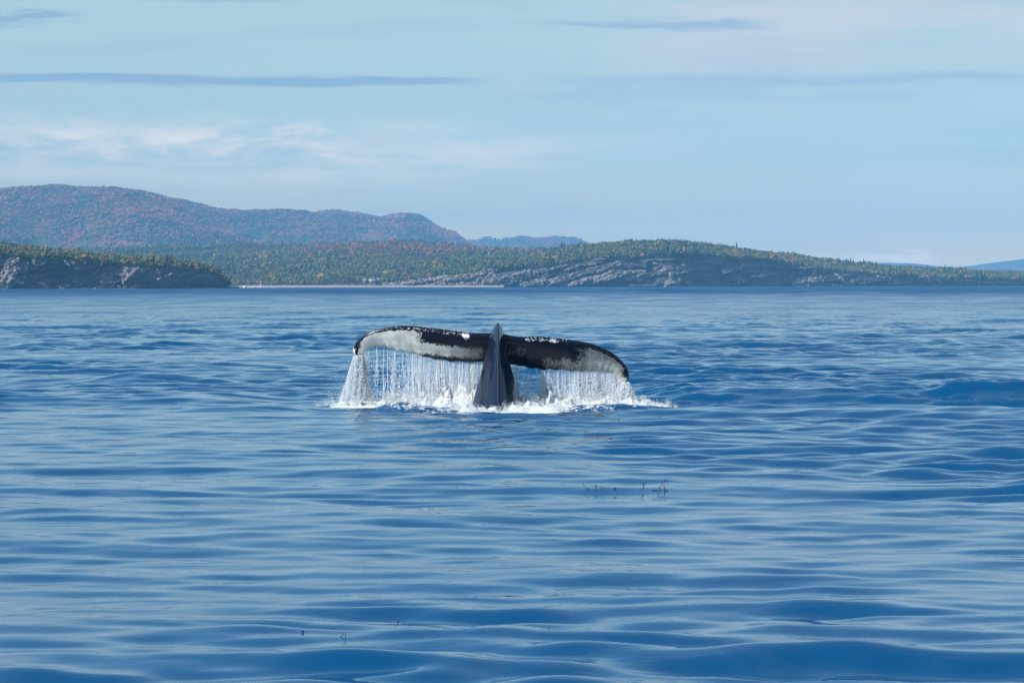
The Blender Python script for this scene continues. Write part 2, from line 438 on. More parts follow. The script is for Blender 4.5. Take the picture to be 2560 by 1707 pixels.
def ridge_land(name, ridge, dist, depth, tree_h, px0, px1, n=500, nv=70, rough=1.0, mat=GROUND, seed=0):
    """hill whose crest projects to the ridge line; dist(px) = distance of the crest; slope comes towards us by depth"""
    px = np.linspace(px0, px1, n)
    py = interp(px, ridge)
    dc = np.array([dist(p) for p in px])
    v = np.linspace(0, 1.5, nv)
    zc = np.array([P(a, b, c).z for a, b, c in zip(px, py, dc)]) - tree_h
    k = (px - 1280) / F
    V = np.zeros((nv, n, 3))
    for j, t in enumerate(v):
        d = dc - depth * (1 - t)
        h = sst(t, -0.25, 1.0) if t <= 1 else 1 - 0.9 * sst(t, 1.0, 1.9)
        h0 = float(sst(0, -0.25, 1.0)); h = (h - h0 * (1 - min(t, 1))) 
        x = k * d
        nz = (fbm(x / (depth * 0.22) + seed, d / (depth * 0.28), 5, seed) - 0.5) * rough
        mask = (1 - abs(t - 0.5) * 2) if t <= 1 else 0
        V[j, :, 0] = x; V[j, :, 1] = d; V[j, :, 2] = zc * h + nz * zc * max(mask, 0) * 1.5
    V[0, :, 2] = np.minimum(V[0, :, 2], -5)
    V[-1, :, 2] = -5
    o = mesh_np(name, V.reshape(-1, 3), grid_faces(nv, n), mat, True)
    tag(o, kind='structure')
    return V

MOUNT = [(-900, 520), (-500, 492), (-200, 480), (0, 472.6), (65, 467), (141, 462), (207, 468), (294, 467), (354, 478), (395, 489), (424, 499), (446, 512), (498, 540), (560, 575), (640, 612), (760, 640)]
MOUNT2 = [(-900, 600), (200, 540), (380, 500), (424, 497), (446, 498), (498, 510), (544, 521.6), (612, 528), (645, 526), (698, 523), (763, 525), (799, 534), (840, 552), (900, 585), (980, 620), (1100, 660)]
MOUNT3 = [(400, 620), (700, 560), (799, 534), (858, 531), (900, 534), (948, 541), (985, 535), (1016, 532), (1049, 536), (1064, 543), (1079, 552), (1095, 565), (1109, 575), (1136, 578), (1150, 588), (1163, 599), (1185, 607), (1230, 622), (1400, 660)]
MOUNT4 = [(900, 640), (1120, 602), (1185, 602), (1205, 598), (1223, 597), (1249, 605), (1275, 600), (1301, 592), (1316, 591), (1330, 597), (1362, 595), (1431, 595), (1450, 601), (1469, 609), (1489, 616), (1600, 650), (1800, 690)]
FAR = [(1900, 706), (2100, 672), (2160, 660), (2190, 657.5), (2230, 657), (2290, 659), (2350, 666), (2395, 668), (2430, 664), (2470, 658), (2520, 652), (2560, 647), (2640, 640), (2800, 632), (3200, 640), (3600, 690)]
V_far = ridge_land('far_hills', FAR, lambda p: 16500, 1800, 0, 1900, 3600, 160, 24, 0.4, seed=3)
V_m4 = ridge_land('hills_behind_the_coast', MOUNT4, lambda p: 14500, 1500, 6, 950, 1750, 180, 36, 0.7, seed=4)
V_m3 = ridge_land('eastern_mountain', MOUNT3, lambda p: 12200, 1800, 6, 420, 1350, 260, 46, 0.8, seed=15)
V_m2 = ridge_land('middle_mountain', MOUNT2, lambda p: 11200, 1800, 6, -300, 1050, 260, 46, 1.0, seed=26)
V_m1 = ridge_land('western_mountain', MOUNT, lambda p: 10200, 2200, 6, -900, 740, 320, 60, 1.0, seed=37)

# the coast: cliff, shelf and wooded slope in one sheet per stretch
COAST_RIDGE = [(-600, 616), (0, 618), (200, 617), (463, 610), (600, 606), (763, 606), (872, 602), (1024, 597.5), (1117, 606), (1199, 614), (1258, 619), (1345, 620), (1385, 618), (1420, 612), (1460, 610.6),
               (1530, 605.7), (1613, 604), (1680, 603), (1732, 609), (1807, 615), (1850, 620), (1914, 627), (1979, 632), (2039, 642), (2074, 647), (2113, 654), (2158, 656.5), (2217, 659.5), (2286, 663), (2366, 668.5), (2455, 673), (2560, 680), (2900, 696), (3200, 704)]
COAST_TOP = [(-600, 712), (600, 714), (780, 713.5), (845, 710), (915, 708), (981, 706), (1035, 700), (1117, 691), (1199, 683), (1269, 677), (1321, 672), (1379, 666), (1417, 661), (1460, 651), (1524, 648), (1590, 648), (1651, 643), (1749, 643),
             (1879, 649), (1934, 656.5), (1994, 666), (2039, 678), (2098, 680), (2158, 686), (2217, 692), (2291, 696), (2381, 701), (2560, 704), (3200, 708)]
def coast_d0(p): return float(np.interp(p, [-600, 600, 900, 1200, 1680, 1985, 2250, 2600, 3200], [4300, 4200, 4150, 4130, 4240, 4480, 4620, 5000, 5800]))
def coast_d2(p): return float(np.interp(p, [-600, 600, 1100, 1340, 1450, 1900, 2600, 3200], [6900, 7000, 6900, 6000, 4750, 5100, 6050, 6800]))
LEFT_RIDGE = [(-2600, 640), (-600, 596), (-200, 607), (0, 614), (82, 618), (174, 622), (245, 630.5), (299, 636), (381, 641), (463, 651), (510, 660), (531, 668), (555, 681), (570, 697), (582, 711), (592, 719), (600, 722)]
LEFT_TOP = [(-2600, 660), (-600, 618), (0, 633), (46, 643), (109, 647), (169, 652), (231, 654), (313, 665), (367, 667), (435, 672), (503, 679), (545, 688), (560, 702), (570, 714), (582, 720), (600, 723)]
def left_d0(p): return float(np.interp(p, [-600, 0, 45, 300, 345, 600], [2450, 2600, 2604, 2685, 2692, 2800]))
def left_d2(p): return float(np.interp(p, [-600, 0, 560, 600], [2750, 2950, 2960, 2930]))

def coast(name, ridge, top, d0f, d2f, tree_h, px0, px1, n, seed, cliff_px, ledge, cliffrun=0.55, mid_rough=0.10):
    px = np.linspace(px0, px1, n)
    d0 = np.array([d0f(p) for p in px]); d2 = np.array([d2f(p) for p in px])
    k = (px - 1280) / F
    ztop = np.array([P(a, b, c).z for a, b, c in zip(px, interp(px, top), d0 + 30)])
    zr = np.array([P(a, b, c).z for a, b, c in zip(px, interp(px, ridge), d2)]) - tree_h
    ztop = np.maximum(ztop, 1.2)
    zr = np.maximum(zr, ztop * 0.8)
    NC, NS = 56, 56
    rowsV = []; veg = []
    # buttresses: the cliff line wanders in and out
    s = px
    for j in range(NC):
        t = j / (NC - 1)
        run = ztop * cliffrun
        # raking strata: saw-tooth shelves climbing to the right
        zabs = t * ztop
        X0 = k * d0
        q = zabs - X0 * ledge[0]
        wob = (fbm(X0 / 30, zabs / 12, 4, seed + 3) - 0.5) * 26
        saw = ((q + wob) / ledge[1]) % 1.0
        saw2 = ((q + wob * 1.5) / (ledge[1] * 0.33)) % 1.0
        but = (fbm(X0 / 55 + 3 + zabs * 0.016, zabs / 90, 4, seed) - 0.5)
        small = (fbm(X0 / 9, zabs / 9, 4, seed + 9) - 0.5)
        off = but * 60 * np.minimum(ztop / 40, 1) + (saw - .5) * ledge[2] * np.minimum(ztop / 30, 1) + (saw2 - .5) * ledge[2] * 0.35 * np.minimum(ztop / 30, 1) + small * 9 * np.minimum(ztop / 30, 1)
        y = d0 + run * t ** 1.3 + off * (0.35 + 0.65 * math.sin(math.pi * min(t * 0.9 + 0.1, 1)))
        z = zabs - 1.5 * (t < 0.01)
        rowsV.append(np.stack([k * y, y, z], -1))
        veg.append(np.clip(sst(t + 0.25 * (fbm(X0 / 25, zabs / 20, 3, seed + 5) - .5), 0.88, 1.0), 0, 1) * np.ones(n) + 0.0)
    ye = rowsV[-1][:, 1].copy(); ze = ztop
    for j in range(1, NS):
        t = j / (NS - 1) * 1.4
        if t <= 1:
            y = ye + (d2 - ye) * t
            hump = (fbm(k * y / 260 + seed, y / 420, 5, seed + 20) - 0.5) * 4 * t * (1 - t)
            z = ze + (zr - ze) * (t ** 0.9) + hump * (zr * mid_rough * 2)
        else:
            y = d2 + (t - 1) * 900
            z = zr * (1 - (t - 1) / 0.4 * 0.92)
        rowsV.append(np.stack([k * y, y, z], -1)); veg.append(np.ones(n))
    V = np.stack(rowsV, 0)
    V[0, :, 2] = -3
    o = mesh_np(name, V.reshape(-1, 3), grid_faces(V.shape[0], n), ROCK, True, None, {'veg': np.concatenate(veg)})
    tag(o, kind='structure')
    return V, NC
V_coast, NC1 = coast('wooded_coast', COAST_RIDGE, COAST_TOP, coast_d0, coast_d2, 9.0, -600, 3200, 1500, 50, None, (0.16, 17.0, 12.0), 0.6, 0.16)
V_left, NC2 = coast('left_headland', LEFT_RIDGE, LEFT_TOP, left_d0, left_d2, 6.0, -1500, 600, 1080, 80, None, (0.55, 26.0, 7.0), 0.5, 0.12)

# pale beach along the foot of the coast
def beach():
    m, nt, b, o = material('beach_gravel')
    geo = nt.node('ShaderNodeNewGeometry').outputs['Position']
    c = nt.mix(nt.noise(geo, 0.15, 6, 0.7), (0.20, 0.15, 0.12), (0.46, 0.38, 0.31))
    nt.put(b.inputs['Base Color'], c); b.inputs['Roughness'].default_value = 0.95
    px = np.linspace(596, 1260, 300)
    d0 = np.array([coast_d0(p) for p in px]); k = (px - 1280) / F
    rws = []
    for t in np.linspace(0, 1, 10):
        y = d0 - 75 + 95 * t + (fbm(px / 40, px * 0 + 2, 3, 5) - .5) * 40 * (1 - t)
        z = -1.0 + 4.6 * t ** 0.7 + (fbm(px / 7, t * 6 + px * 0, 3, 6) - .5) * 1.6 * t
        rws.append(np.stack([k * y, y, z], -1))
    V = np.stack(rws, 0)
    return tag(mesh_np('beach', V.reshape(-1, 3), grid_faces(10, 300), m), kind='structure')
beach()

# ------------------------------------------------------------------ far woods (geometry-node instances on scattered points)
def leaf_mat(name):
    m, nt, b, o = material(name)
    tint = nt.attr('tint', 'INSTANCER').outputs['Color']
    rndn = nt.noise(nt.node('ShaderNodeTexCoord').outputs['Object'], 2.2, 3)
    g = nt.math('ADD', nt.math('MULTIPLY', rndn, 0.9), 0.55)
    mul = nt.node('ShaderNodeMix', data_type='RGBA', blend_type='MULTIPLY'); mul.inputs[0].default_value = 1
    nt.put(mul.inputs[6], tint); nt.put(mul.inputs[7], g)
    nt.put(b.inputs['Base Color'], mul.outputs[2])
    b.inputs['Roughness'].default_value = 0.9; b.inputs['Specular IOR Level'].default_value = 0.1
    return m
LEAF = leaf_mat('far_foliage')
BARK = simple_mat('pale_bark', (0.36, 0.33, 0.30), 0.9, 0.1)

def conifer_geo(seed):
    r = np.random.default_rng(seed); V = []; Fc = []
    for i in range(5):
        z0 = 0.08 + i * 0.17; z1 = z0 + 0.34 - i * 0.02; rad = 0.26 * (1 - i * 0.175)
        nb = len(V)
        for a in range(7):
            rr_ = rad * r.uniform(0.65, 1.2); t = a / 7 * 6.283 + r.uniform(-.2, .2)
            V.append((rr_ * math.cos(t), rr_ * math.sin(t), z0 + r.uniform(-.04, .04)))
        V.append((r.uniform(-.01, .01), r.uniform(-.01, .01), min(z1, 1.0)))
        for a in range(7): Fc.append((nb + a, nb + (a + 1) % 7, nb + 7))
    return np.array(V), np.array(Fc)
def ico():
    t = (1 + 5 ** .5) / 2
    v = np.array([(-1, t, 0), (1, t, 0), (-1, -t, 0), (1, -t, 0), (0, -1, t), (0, 1, t), (0, -1, -t), (0, 1, -t), (t, 0, -1), (t, 0, 1), (-t, 0, -1), (-t, 0, 1)], float)
    v /= np.linalg.norm(v[0])
    f = np.array([(0, 11, 5), (0, 5, 1), (0, 1, 7), (0, 7, 10), (0, 10, 11), (1, 5, 9), (5, 11, 4), (11, 10, 2), (10, 7, 6), (7, 1, 8), (3, 9, 4), (3, 4, 2), (3, 2, 6), (3, 6, 8), (3, 8, 9), (4, 9, 5), (2, 4, 11), (6, 2, 10), (8, 6, 7), (9, 8, 1)])
    return v, f
ICO_V, ICO_F = ico()
def broadleaf_geo(seed, nclump=9, leaves=70):
    r = np.random.default_rng(seed); V = []; Fc = []; nb = 0
    cen = []
    for i in range(nclump):
        a = r.uniform(0, 6.283); q = r.uniform(0.05, 0.26); z = r.uniform(0.38, 0.86)
        c = np.array([q * math.cos(a), q * math.sin(a), z]); s = r.uniform(0.10, 0.19) * (1.15 - abs(z - 0.6))
        cen.append((c, s))
        v = ICO_V * s * r.uniform(0.7, 1.3, (12, 1)) + c
        V.append(v); Fc.append(ICO_F + nb); nb += 12
    for i in range(leaves):
        c, s = cen[r.integers(nclump)]
        d = r.normal(size=3); d /= np.linalg.norm(d)
        p = c + d * s * r.uniform(0.9, 1.35)
        t = r.normal(size=(3, 3)) * 0.035
        V.append(p + t); Fc.append(np.array([[0, 1, 2]]) + nb); nb += 3
    return np.concatenate(V), np.concatenate(Fc)
tree_col = bpy.data.collections.new('tree_kinds')
for i in range(3):
    v, f = conifer_geo(i + 1)
    o = mesh_np('a_conifer', v, f, LEAF, False, link=False); tree_col.objects.link(o)
for i in range(4):
    v, f = broadleaf_geo(i + 10)
    o = mesh_np('b_broadleaf', v, f, LEAF, False, link=False); tree_col.objects.link(o)
for q, (nm) in enumerate(['a_conifer0', 'a_conifer1', 'a_conifer2', 'b_leaf0', 'b_leaf1', 'b_leaf2', 'b_leaf3']):
    tree_col.objects[q].name = nm

def gn_tree():
    ng = bpy.data.node_groups.new('scatter_trees', 'GeometryNodeTree')
    ng.interface.new_socket('Geometry', in_out='INPUT', socket_type='NodeSocketGeometry')
    ng.interface.new_socket('Geometry', in_out='OUTPUT', socket_type='NodeSocketGeometry')
    n = ng.nodes; l = ng.links
    gi = n.new('NodeGroupInput'); go = n.new('NodeGroupOutput')
    ci = n.new('GeometryNodeCollectionInfo'); ci.inputs['Collection'].default_value = tree_col
    ci.inputs['Separate Children'].default_value = True; ci.inputs['Reset Children'].default_value = True
    m2p = n.new('GeometryNodeMeshToPoints')
    iop = n.new('GeometryNodeInstanceOnPoints'); iop.inputs['Pick Instance'].default_value = True
    def na(name, t):
        a = n.new('GeometryNodeInputNamedAttribute'); a.data_type = t; a.inputs['Name'].default_value = name; return a.outputs['Attribute']
    l.new(gi.outputs[0], m2p.inputs['Mesh'])
    l.new(m2p.outputs[0], iop.inputs['Points'])
    l.new(ci.outputs[0], iop.inputs['Instance'])
    l.new(na('kind_index', 'INT'), iop.inputs['Instance Index'])
    l.new(na('size', 'FLOAT_VECTOR'), iop.inputs['Scale'])
    cx = n.new('ShaderNodeCombineXYZ'); l.new(na('turn', 'FLOAT'), cx.inputs[2])
    e2r = n.new('FunctionNodeEulerToRotation'); l.new(cx.outputs[0], e2r.inputs[0])
    l.new(e2r.outputs[0], iop.inputs['Rotation'])
    l.new(iop.outputs[0], go.inputs[0])
    return ng
GN = gn_tree()

PAL = {'spruce': (0.022, 0.046, 0.028), 'green': (0.055, 0.080, 0.036), 'lime': (0.115, 0.118, 0.042), 'gold': (0.20, 0.155, 0.045), 'orange': (0.27, 0.125, 0.045), 'red': (0.33, 0.055, 0.050), 'pink': (0.32, 0.14, 0.11)}
PAL = {k: np.array(v) for k, v in PAL.items()}
def scatter(name, V, r0, r1, count, hmin, hmax, colfn, label, seed, conif=0.4, wide=0.9):
    """points scattered over rows r0..r1 of a land grid, uniformly per cell index (denser where the view needs it)"""
    r = np.random.default_rng(seed)
    nr, nc = V.shape[:2]
    a = r.uniform(r0, r1 - 1.001, count); b = r.uniform(0, nc - 1.001, count)
    i = a.astype(int); j = b.astype(int); fa = (a - i)[:, None]; fb = (b - j)[:, None]
    p = (V[i, j] * (1 - fb) + V[i, j + 1] * fb) * (1 - fa) + (V[i + 1, j] * (1 - fb) + V[i + 1, j + 1] * fb) * fa
    px = 1280 + p[:, 0] / p[:, 1] * F
    h = r.uniform(hmin, hmax, count) * (0.8 + 0.5 * fbm(p[:, 0] / 60, p[:, 1] / 60, 2, seed))
    py = 714 - (p[:, 2] - CAMH) / p[:, 1] * F
    patch = fbm(p[:, 0] / 70, p[:, 1] / 260, 4, seed + 2, .6)
    h = h * np.exp(r.normal(0, .14, count)) * (0.75 + 0.35 * sst(patch, .3, .7))
    tint, isc = colfn(px, py, patch, r, count, p)
    ok = p[:, 2] > 2.0
    p = p - np.array([0, 0, 0.4])
    p, h, tint, isc = p[ok], h[ok], tint[ok], isc[ok]
    n = len(p)
    kind = np.where(isc, r.integers(0, 3, n), r.integers(3, 7, n))
    ww = np.where(isc, h * wide * r.uniform(0.6, 0.95, n), h * wide * r.uniform(1.0, 1.5, n))
    h = np.where(isc, h * 1.15, h)
    me = bpy.data.meshes.new(name)
    me.vertices.add(n); me.vertices.foreach_set('co', p.astype(np.float32).ravel())
    at = me.attributes.new('kind_index', 'INT', 'POINT'); at.data.foreach_set('value', kind.astype(np.int32))
    at = me.attributes.new('size', 'FLOAT_VECTOR', 'POINT'); at.data.foreach_set('vector', np.stack([ww, ww, h], -1).astype(np.float32).ravel())
    at = me.attributes.new('turn', 'FLOAT', 'POINT'); at.data.foreach_set('value', r.uniform(0, 6.28, n).astype(np.float32))
    at = me.attributes.new('tint', 'FLOAT_COLOR', 'POINT'); at.data.foreach_set('color', np.concatenate([tint, np.ones((n, 1))], 1).astype(np.float32).ravel())
    o = bpy.data.objects.new(name, me); COL.objects.link(o)
    md = o.modifiers.new('scatter', 'NODES'); md.node_group = GN
    tag(o, label, 'forest', kind='stuff')
    return o

def pick(r, n, weights):
    """weights: dict colour -> per-point weight array"""
    names = list(weights); W = np.stack([np.broadcast_to(weights[k], (n,)) for k in names], 0).astype(float)
    W = np.maximum(W, 0); W /= W.sum(0); C = np.cumsum(W, 0); u = r.uniform(0, 1, n)
    idx = (u[None] > C).sum(0).clip(0, len(names) - 1)
    col = np.stack([PAL[k] for k in names], 0)[idx]
    col = col * r.uniform(0.7, 1.35, (n, 1)) * r.uniform(0.9, 1.1, (n, 3))
    return col, np.array([k == 'spruce' for k in names])[idx]
def col_coast(px, py, patch, r, n, p):
    red = np.exp(-((px - 960) / 200) ** 2 - ((py - 622) / 12) ** 2) + 0.6 * np.exp(-((px - 1130) / 120) ** 2 - ((py - 628) / 10) ** 2)
    gold = np.exp(-((px - 800) / 220) ** 2 - ((py - 645) / 14) ** 2) + 0.8 * np.exp(-((px - 1270) / 60) ** 2 - ((py - 632) / 9) ** 2)
    topg = np.exp(-((py - 608) / 9) ** 2)
    e = sst(px, 1500, 1900)
    return pick(r, n, {'spruce': 0.5 + 3.2 * (patch > .53) + 0.9 * topg, 'green': 1.2 + 0.8 * topg, 'lime': 0.9 + 2.4 * (patch < .46), 'gold': 0.20 + 1.5 * gold * (patch < .62) + .12 * e, 'orange': 0.12 + 1.1 * gold * (patch < .5) + 1.4 * red + 0.08 * e, 'red': 0.015 + 2.0 * red * (patch < .6)})
def col_left(px, py, patch, r, n, p):
    low = sst(py, 645, 670)
    return pick(r, n, {'spruce': 0.7 + 1.2 * (patch > .55), 'green': 1.0, 'lime': 1.4, 'gold': 0.55, 'orange': 0.12, 'red': 0.015})
def col_mount(px, py, patch, r, n, p):
    q = fbm(px / 55, py / 14, 3, 99)
    low = sst(py, 500, 590)
    low = low * 1.0; topm = sst(py, 545, 480)
    q = q - .06 * topm
    return pick(r, n, {'spruce': 1.7 - 1.3 * sst(q, .40, .58), 'green': 0.35, 'lime': 0.25, 'orange': 0.25 + 0.8 * sst(q, .45, .65), 'pink': 0.7 + 6.5 * sst(q, .42, .60) * (0.35 + low), 'red': 0.08 + 1.3 * low * sst(q, .48, .6)})
scatter('headland_woods', V_left, NC2 - 3, NC2 + 42, 9200, 4, 7.5, col_left, 'yellow green autumn trees along the top of the left headland cliff', 5, wide=0.85)
scatter('coastal_forest', V_coast, NC1 - 2, NC1 + 42, 62000, 5.5, 10.5, col_coast, 'mixed evergreen and autumn forest covering the low coast behind the beach and cliffs', 6, wide=0.85)
scatter('mountain_forest', V_m1, 8, 44, 62000, 6, 10, col_mount, 'russet and dark green forest on the high mountain at left', 7, wide=1.25)
scatter('mountain_forest', V_m2, 8, 34, 26000, 6, 10, col_mount, 'russet and dark green forest on the middle mountain', 8, wide=1.3)
scatter('mountain_forest', V_m3, 8, 34, 22000, 6, 10, col_mount, 'blue green forest on the steep ended mountain right of the middle one', 9, wide=1.3)
scatter('mountain_forest', V_m4, 4, 26, 3000, 8, 14, col_mount, 'forest on the small far hills behind the right headland', 10, wide=1.4)

# ------------------------------------------------------------------ pale rock, and lumps along sunlit cliff strips with sunlight put into the colour
def outcrops(name, V, nc, specs, seed):
    m, nt, b, o = material('pale_' + name)
    geo = nt.node('ShaderNodeNewGeometry').outputs['Position']
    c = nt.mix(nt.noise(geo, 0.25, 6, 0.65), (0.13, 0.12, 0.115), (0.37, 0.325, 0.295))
    nt.put(b.inputs['Base Color'], c); b.inputs['Roughness'].default_value = 0.95
    r = np.random.default_rng(seed)
    A = V[:nc].reshape(-1, 3)
    ppx = 1280 + A[:, 0] / A[:, 1] * F; ppy = 714 - (A[:, 2] - CAMH) / A[:, 1] * F + (1280 - ppx) * math.tan(-ROLL)
    Vo = []; Fo = []; nb = 0
    for (x0, y0, x1, y1, wd, n, sz) in specs:        # a streak of broken rock from (x0,y0) to (x1,y1), wd pixels thick
        for k in range(int(n * 1.3)):
            t = r.random(); px = x0 + (x1 - x0) * t + r.normal(0, wd * .45); py = y0 + (y1 - y0) * t + r.normal(0, wd * .40) * (1 - .5 * t)
            q2 = ((ppx - px)) ** 2 + (ppy - py) ** 2; near = q2 < max(7.0, q2.min() * 1.5)
            d = A[near, 1].min(); s = d / F; p = P(px, py, d - r.uniform(0.5, 3.0))
            L = math.hypot(x1 - x0, y1 - y0); ang = math.atan2(-(y1 - y0), (x1 - x0)) if L > wd * 2 else r.uniform(-.3, .8)
            q = ICO_V * r.uniform(.45, 1.45, (12, 1)) * r.uniform(.7, 1.3, (12, 3)) * np.array([sz * r.uniform(1.2, 3.4), sz * 1.5, sz * r.uniform(.6, 1.3)]) * s * (.6 + .9 * r.random() ** 2)
            c_, s_ = math.cos(ang), math.sin(ang)
            q = np.stack([q[:, 0] * c_ - q[:, 2] * s_, q[:, 1], q[:, 0] * s_ + q[:, 2] * c_], -1)
            Vo.append(q + np.array(p)); Fo.append(ICO_F + nb); nb += 12
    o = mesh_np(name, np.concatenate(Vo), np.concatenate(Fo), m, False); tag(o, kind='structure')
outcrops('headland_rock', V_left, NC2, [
    (2, 716, 34, 700, 26, 170, 2.6), (6, 700, 42, 668, 16, 120, 2.3), (10, 680, 40, 652, 8, 40, 2.0), (20, 660, 48, 645, 6, 24, 1.7),
    (82, 650, 88, 664, 5, 14, 1.6), (164, 655, 172, 664, 6, 18, 1.8), (180, 656, 187, 660, 4, 8, 1.5), (210, 657, 212, 662, 3, 5, 1.3), (236, 686, 247, 673, 4, 12, 1.5), (254, 657, 256, 664, 3, 5, 1.3),
    (314, 670, 318, 694, 6, 34, 1.8), (307, 706, 342, 672, 5, 60, 1.9), (322, 692, 325, 708, 3, 14, 1.4), (335, 678, 345, 668, 4, 12, 1.4), (293, 715, 299, 720, 4, 8, 1.6),
    (394, 672, 397, 684, 4, 10, 1.3), (394, 698, 404, 692, 3, 9, 1.3), (413, 690, 417, 687, 3, 5, 1.2), (421, 690, 428, 685, 4, 9, 1.4), (60, 700, 70, 655, 5, 16, 1.3), (120, 720, 290, 723, 2, 26, 1.2)], 61)
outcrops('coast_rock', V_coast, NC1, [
    (960, 712, 1060, 702, 8, 120, 1.6), (1030, 706, 1120, 690, 8, 130, 1.7), (1060, 714, 1200, 708, 7, 130, 1.5), (1110, 700, 1240, 676, 9, 160, 1.7), (1200, 715, 1235, 690, 16, 150, 1.9),
    (1205, 712, 1330, 676, 9, 200, 1.8), (1225, 714, 1365, 671, 6, 150, 1.6), (1250, 715, 1405, 664, 5, 90, 1.4), (1300, 713, 1405, 694, 8, 190, 1.9), (1350, 715, 1410, 700, 8, 100, 1.8),
    (1405, 666, 1420, 662, 3, 14, 1.3), (1410, 676, 1440, 668, 3, 30, 1.3), (1440, 668, 1450, 660, 3, 12, 1.3), (1425, 710, 1520, 684, 7, 170, 1.9), (1485, 702, 1540, 690, 8, 110, 1.9), (1425, 688, 1440, 682, 3, 14, 1.3),
    (1525, 662, 1548, 655, 5, 34, 1.5), (1540, 664, 1550, 660, 4, 14, 1.4), (1520, 682, 1535, 674, 5, 22, 1.4), (1548, 688, 1575, 678, 7, 60, 1.8), (1570, 680, 1615, 678, 9, 60, 1.7), (1582, 692, 1620, 682, 3, 26, 1.3),
    (1635, 655, 1642, 660, 4, 14, 1.6), (1655, 676, 1672, 672, 6, 36, 1.6), (1675, 684, 1682, 700, 5, 30, 1.7), (1668, 712, 1700, 700, 11, 90, 2.2), (1710, 712, 1722, 704, 6, 30, 1.8), (1690, 686, 1705, 682, 5, 20, 1.4), (1704, 660, 1712, 664, 4, 9, 1.3),
    (1560, 714, 1640, 712, 1.5, 26, 1.2), (1480, 650, 1520, 646, 3, 26, 1.2), (1660, 664, 1670, 666, 3, 8, 1.2), (1710, 678, 1720, 682, 4, 9, 1.3), (1480, 672, 1500, 666, 3, 16, 1.2), (1495, 678, 1510, 674, 3, 10, 1.2),
    (1985, 712, 2050, 700, 16, 240, 2.0), (2000, 700, 2040, 690, 6, 50, 1.4), (2030, 676, 2055, 694, 5, 34, 1.4), (2005, 672, 2030, 668, 5, 26, 1.3), (2090, 686, 2112, 706, 4, 36, 1.4), (2108, 700, 2116, 712, 4, 26, 1.4), (2010, 714, 2110, 713, 1.5, 40, 1.1),
    (2296, 697, 2312, 692, 5, 26, 1.5), (2318, 698, 2330, 707, 5, 34, 1.5), (2336, 698, 2354, 706, 5, 34, 1.5), (2300, 695, 2350, 698, 6, 30, 1.4), (2385, 700, 2470, 706, 4, 60, 1.3), (2460, 706, 2550, 708, 3, 30, 1.1), (2190, 692, 2220, 694, 5, 18, 1.2)], 62)

# ------------------------------------------------------------------ houses along the shore
WHITE = simple_mat('white_boards', (0.78, 0.78, 0.76), 0.6)
GREYW = simple_mat('grey_boards', (0.42, 0.43, 0.44), 0.7)
CREAM = simple_mat('cream_boards', (0.66, 0.60, 0.50), 0.7)
ROOFD = simple_mat('dark_shingle', (0.06, 0.065, 0.08), 0.8)
ROOFG = simple_mat('grey_metal_roof', (0.35, 0.38, 0.42), 0.4, 0.5)
STONE = simple_mat('foundation_stone', (0.10, 0.095, 0.085), 0.9)
GLASS = simple_mat('window_glass', (0.02, 0.03, 0.045), 0.1, 0.5)
REDP = simple_mat('red_paint', (0.35, 0.05, 0.04), 0.5)
def box_arrays(c, s):
    x, y, z = c; a, b_, h = s[0] / 2, s[1] / 2, s[2] / 2
    v = np.array([(sx * a + x, sy * b_ + y, sz * h + z) for sz in (-1, 1) for sy in (-1, 1) for sx in (-1, 1)])
    f = np.array([(0, 2, 3, 1), (4, 5, 7, 6), (0, 1, 5, 4), (2, 6, 7, 3), (0, 4, 6, 2), (1, 3, 7, 5)])
    return v, f
def box(name, c, s, mat, parent=None):
    v, f = box_arrays(c, s); return mesh_np(name, v, f, mat, False, parent)
def gable_roof(name, wd, dp, z0, rise, over, mat, parent):
    a, b_ = wd / 2 + over, dp / 2 + over; t = 0.25
    v = [(-a, -b_, z0), (a, -b_, z0), (a, b_, z0), (-a, b_, z0), (-a, 0, z0 + rise), (a, 0, z0 + rise),
         (-a, -b_, z0 + t), (a, -b_, z0 + t), (a, b_, z0 + t), (-a, b_, z0 + t), (-a, 0, z0 + rise + t), (a, 0, z0 + rise + t)]
    f = [(6, 7, 11, 10), (8, 9, 10, 11), (0, 4, 5, 1), (2, 5, 4, 3), (0, 1, 7, 6), (2, 3, 9, 8), (0, 6, 10, 4), (4, 10, 9, 3), (1, 5, 11, 7), (5, 2, 8, 11)]
    return mesh_np(name, v, f, mat, False, parent)
def ground_z(V, x, y):
    d = (V[..., 0] - x) ** 2 + (V[..., 1] - y) ** 2
    i = np.unravel_index(np.argmin(d), d.shape); return float(V[i][2])
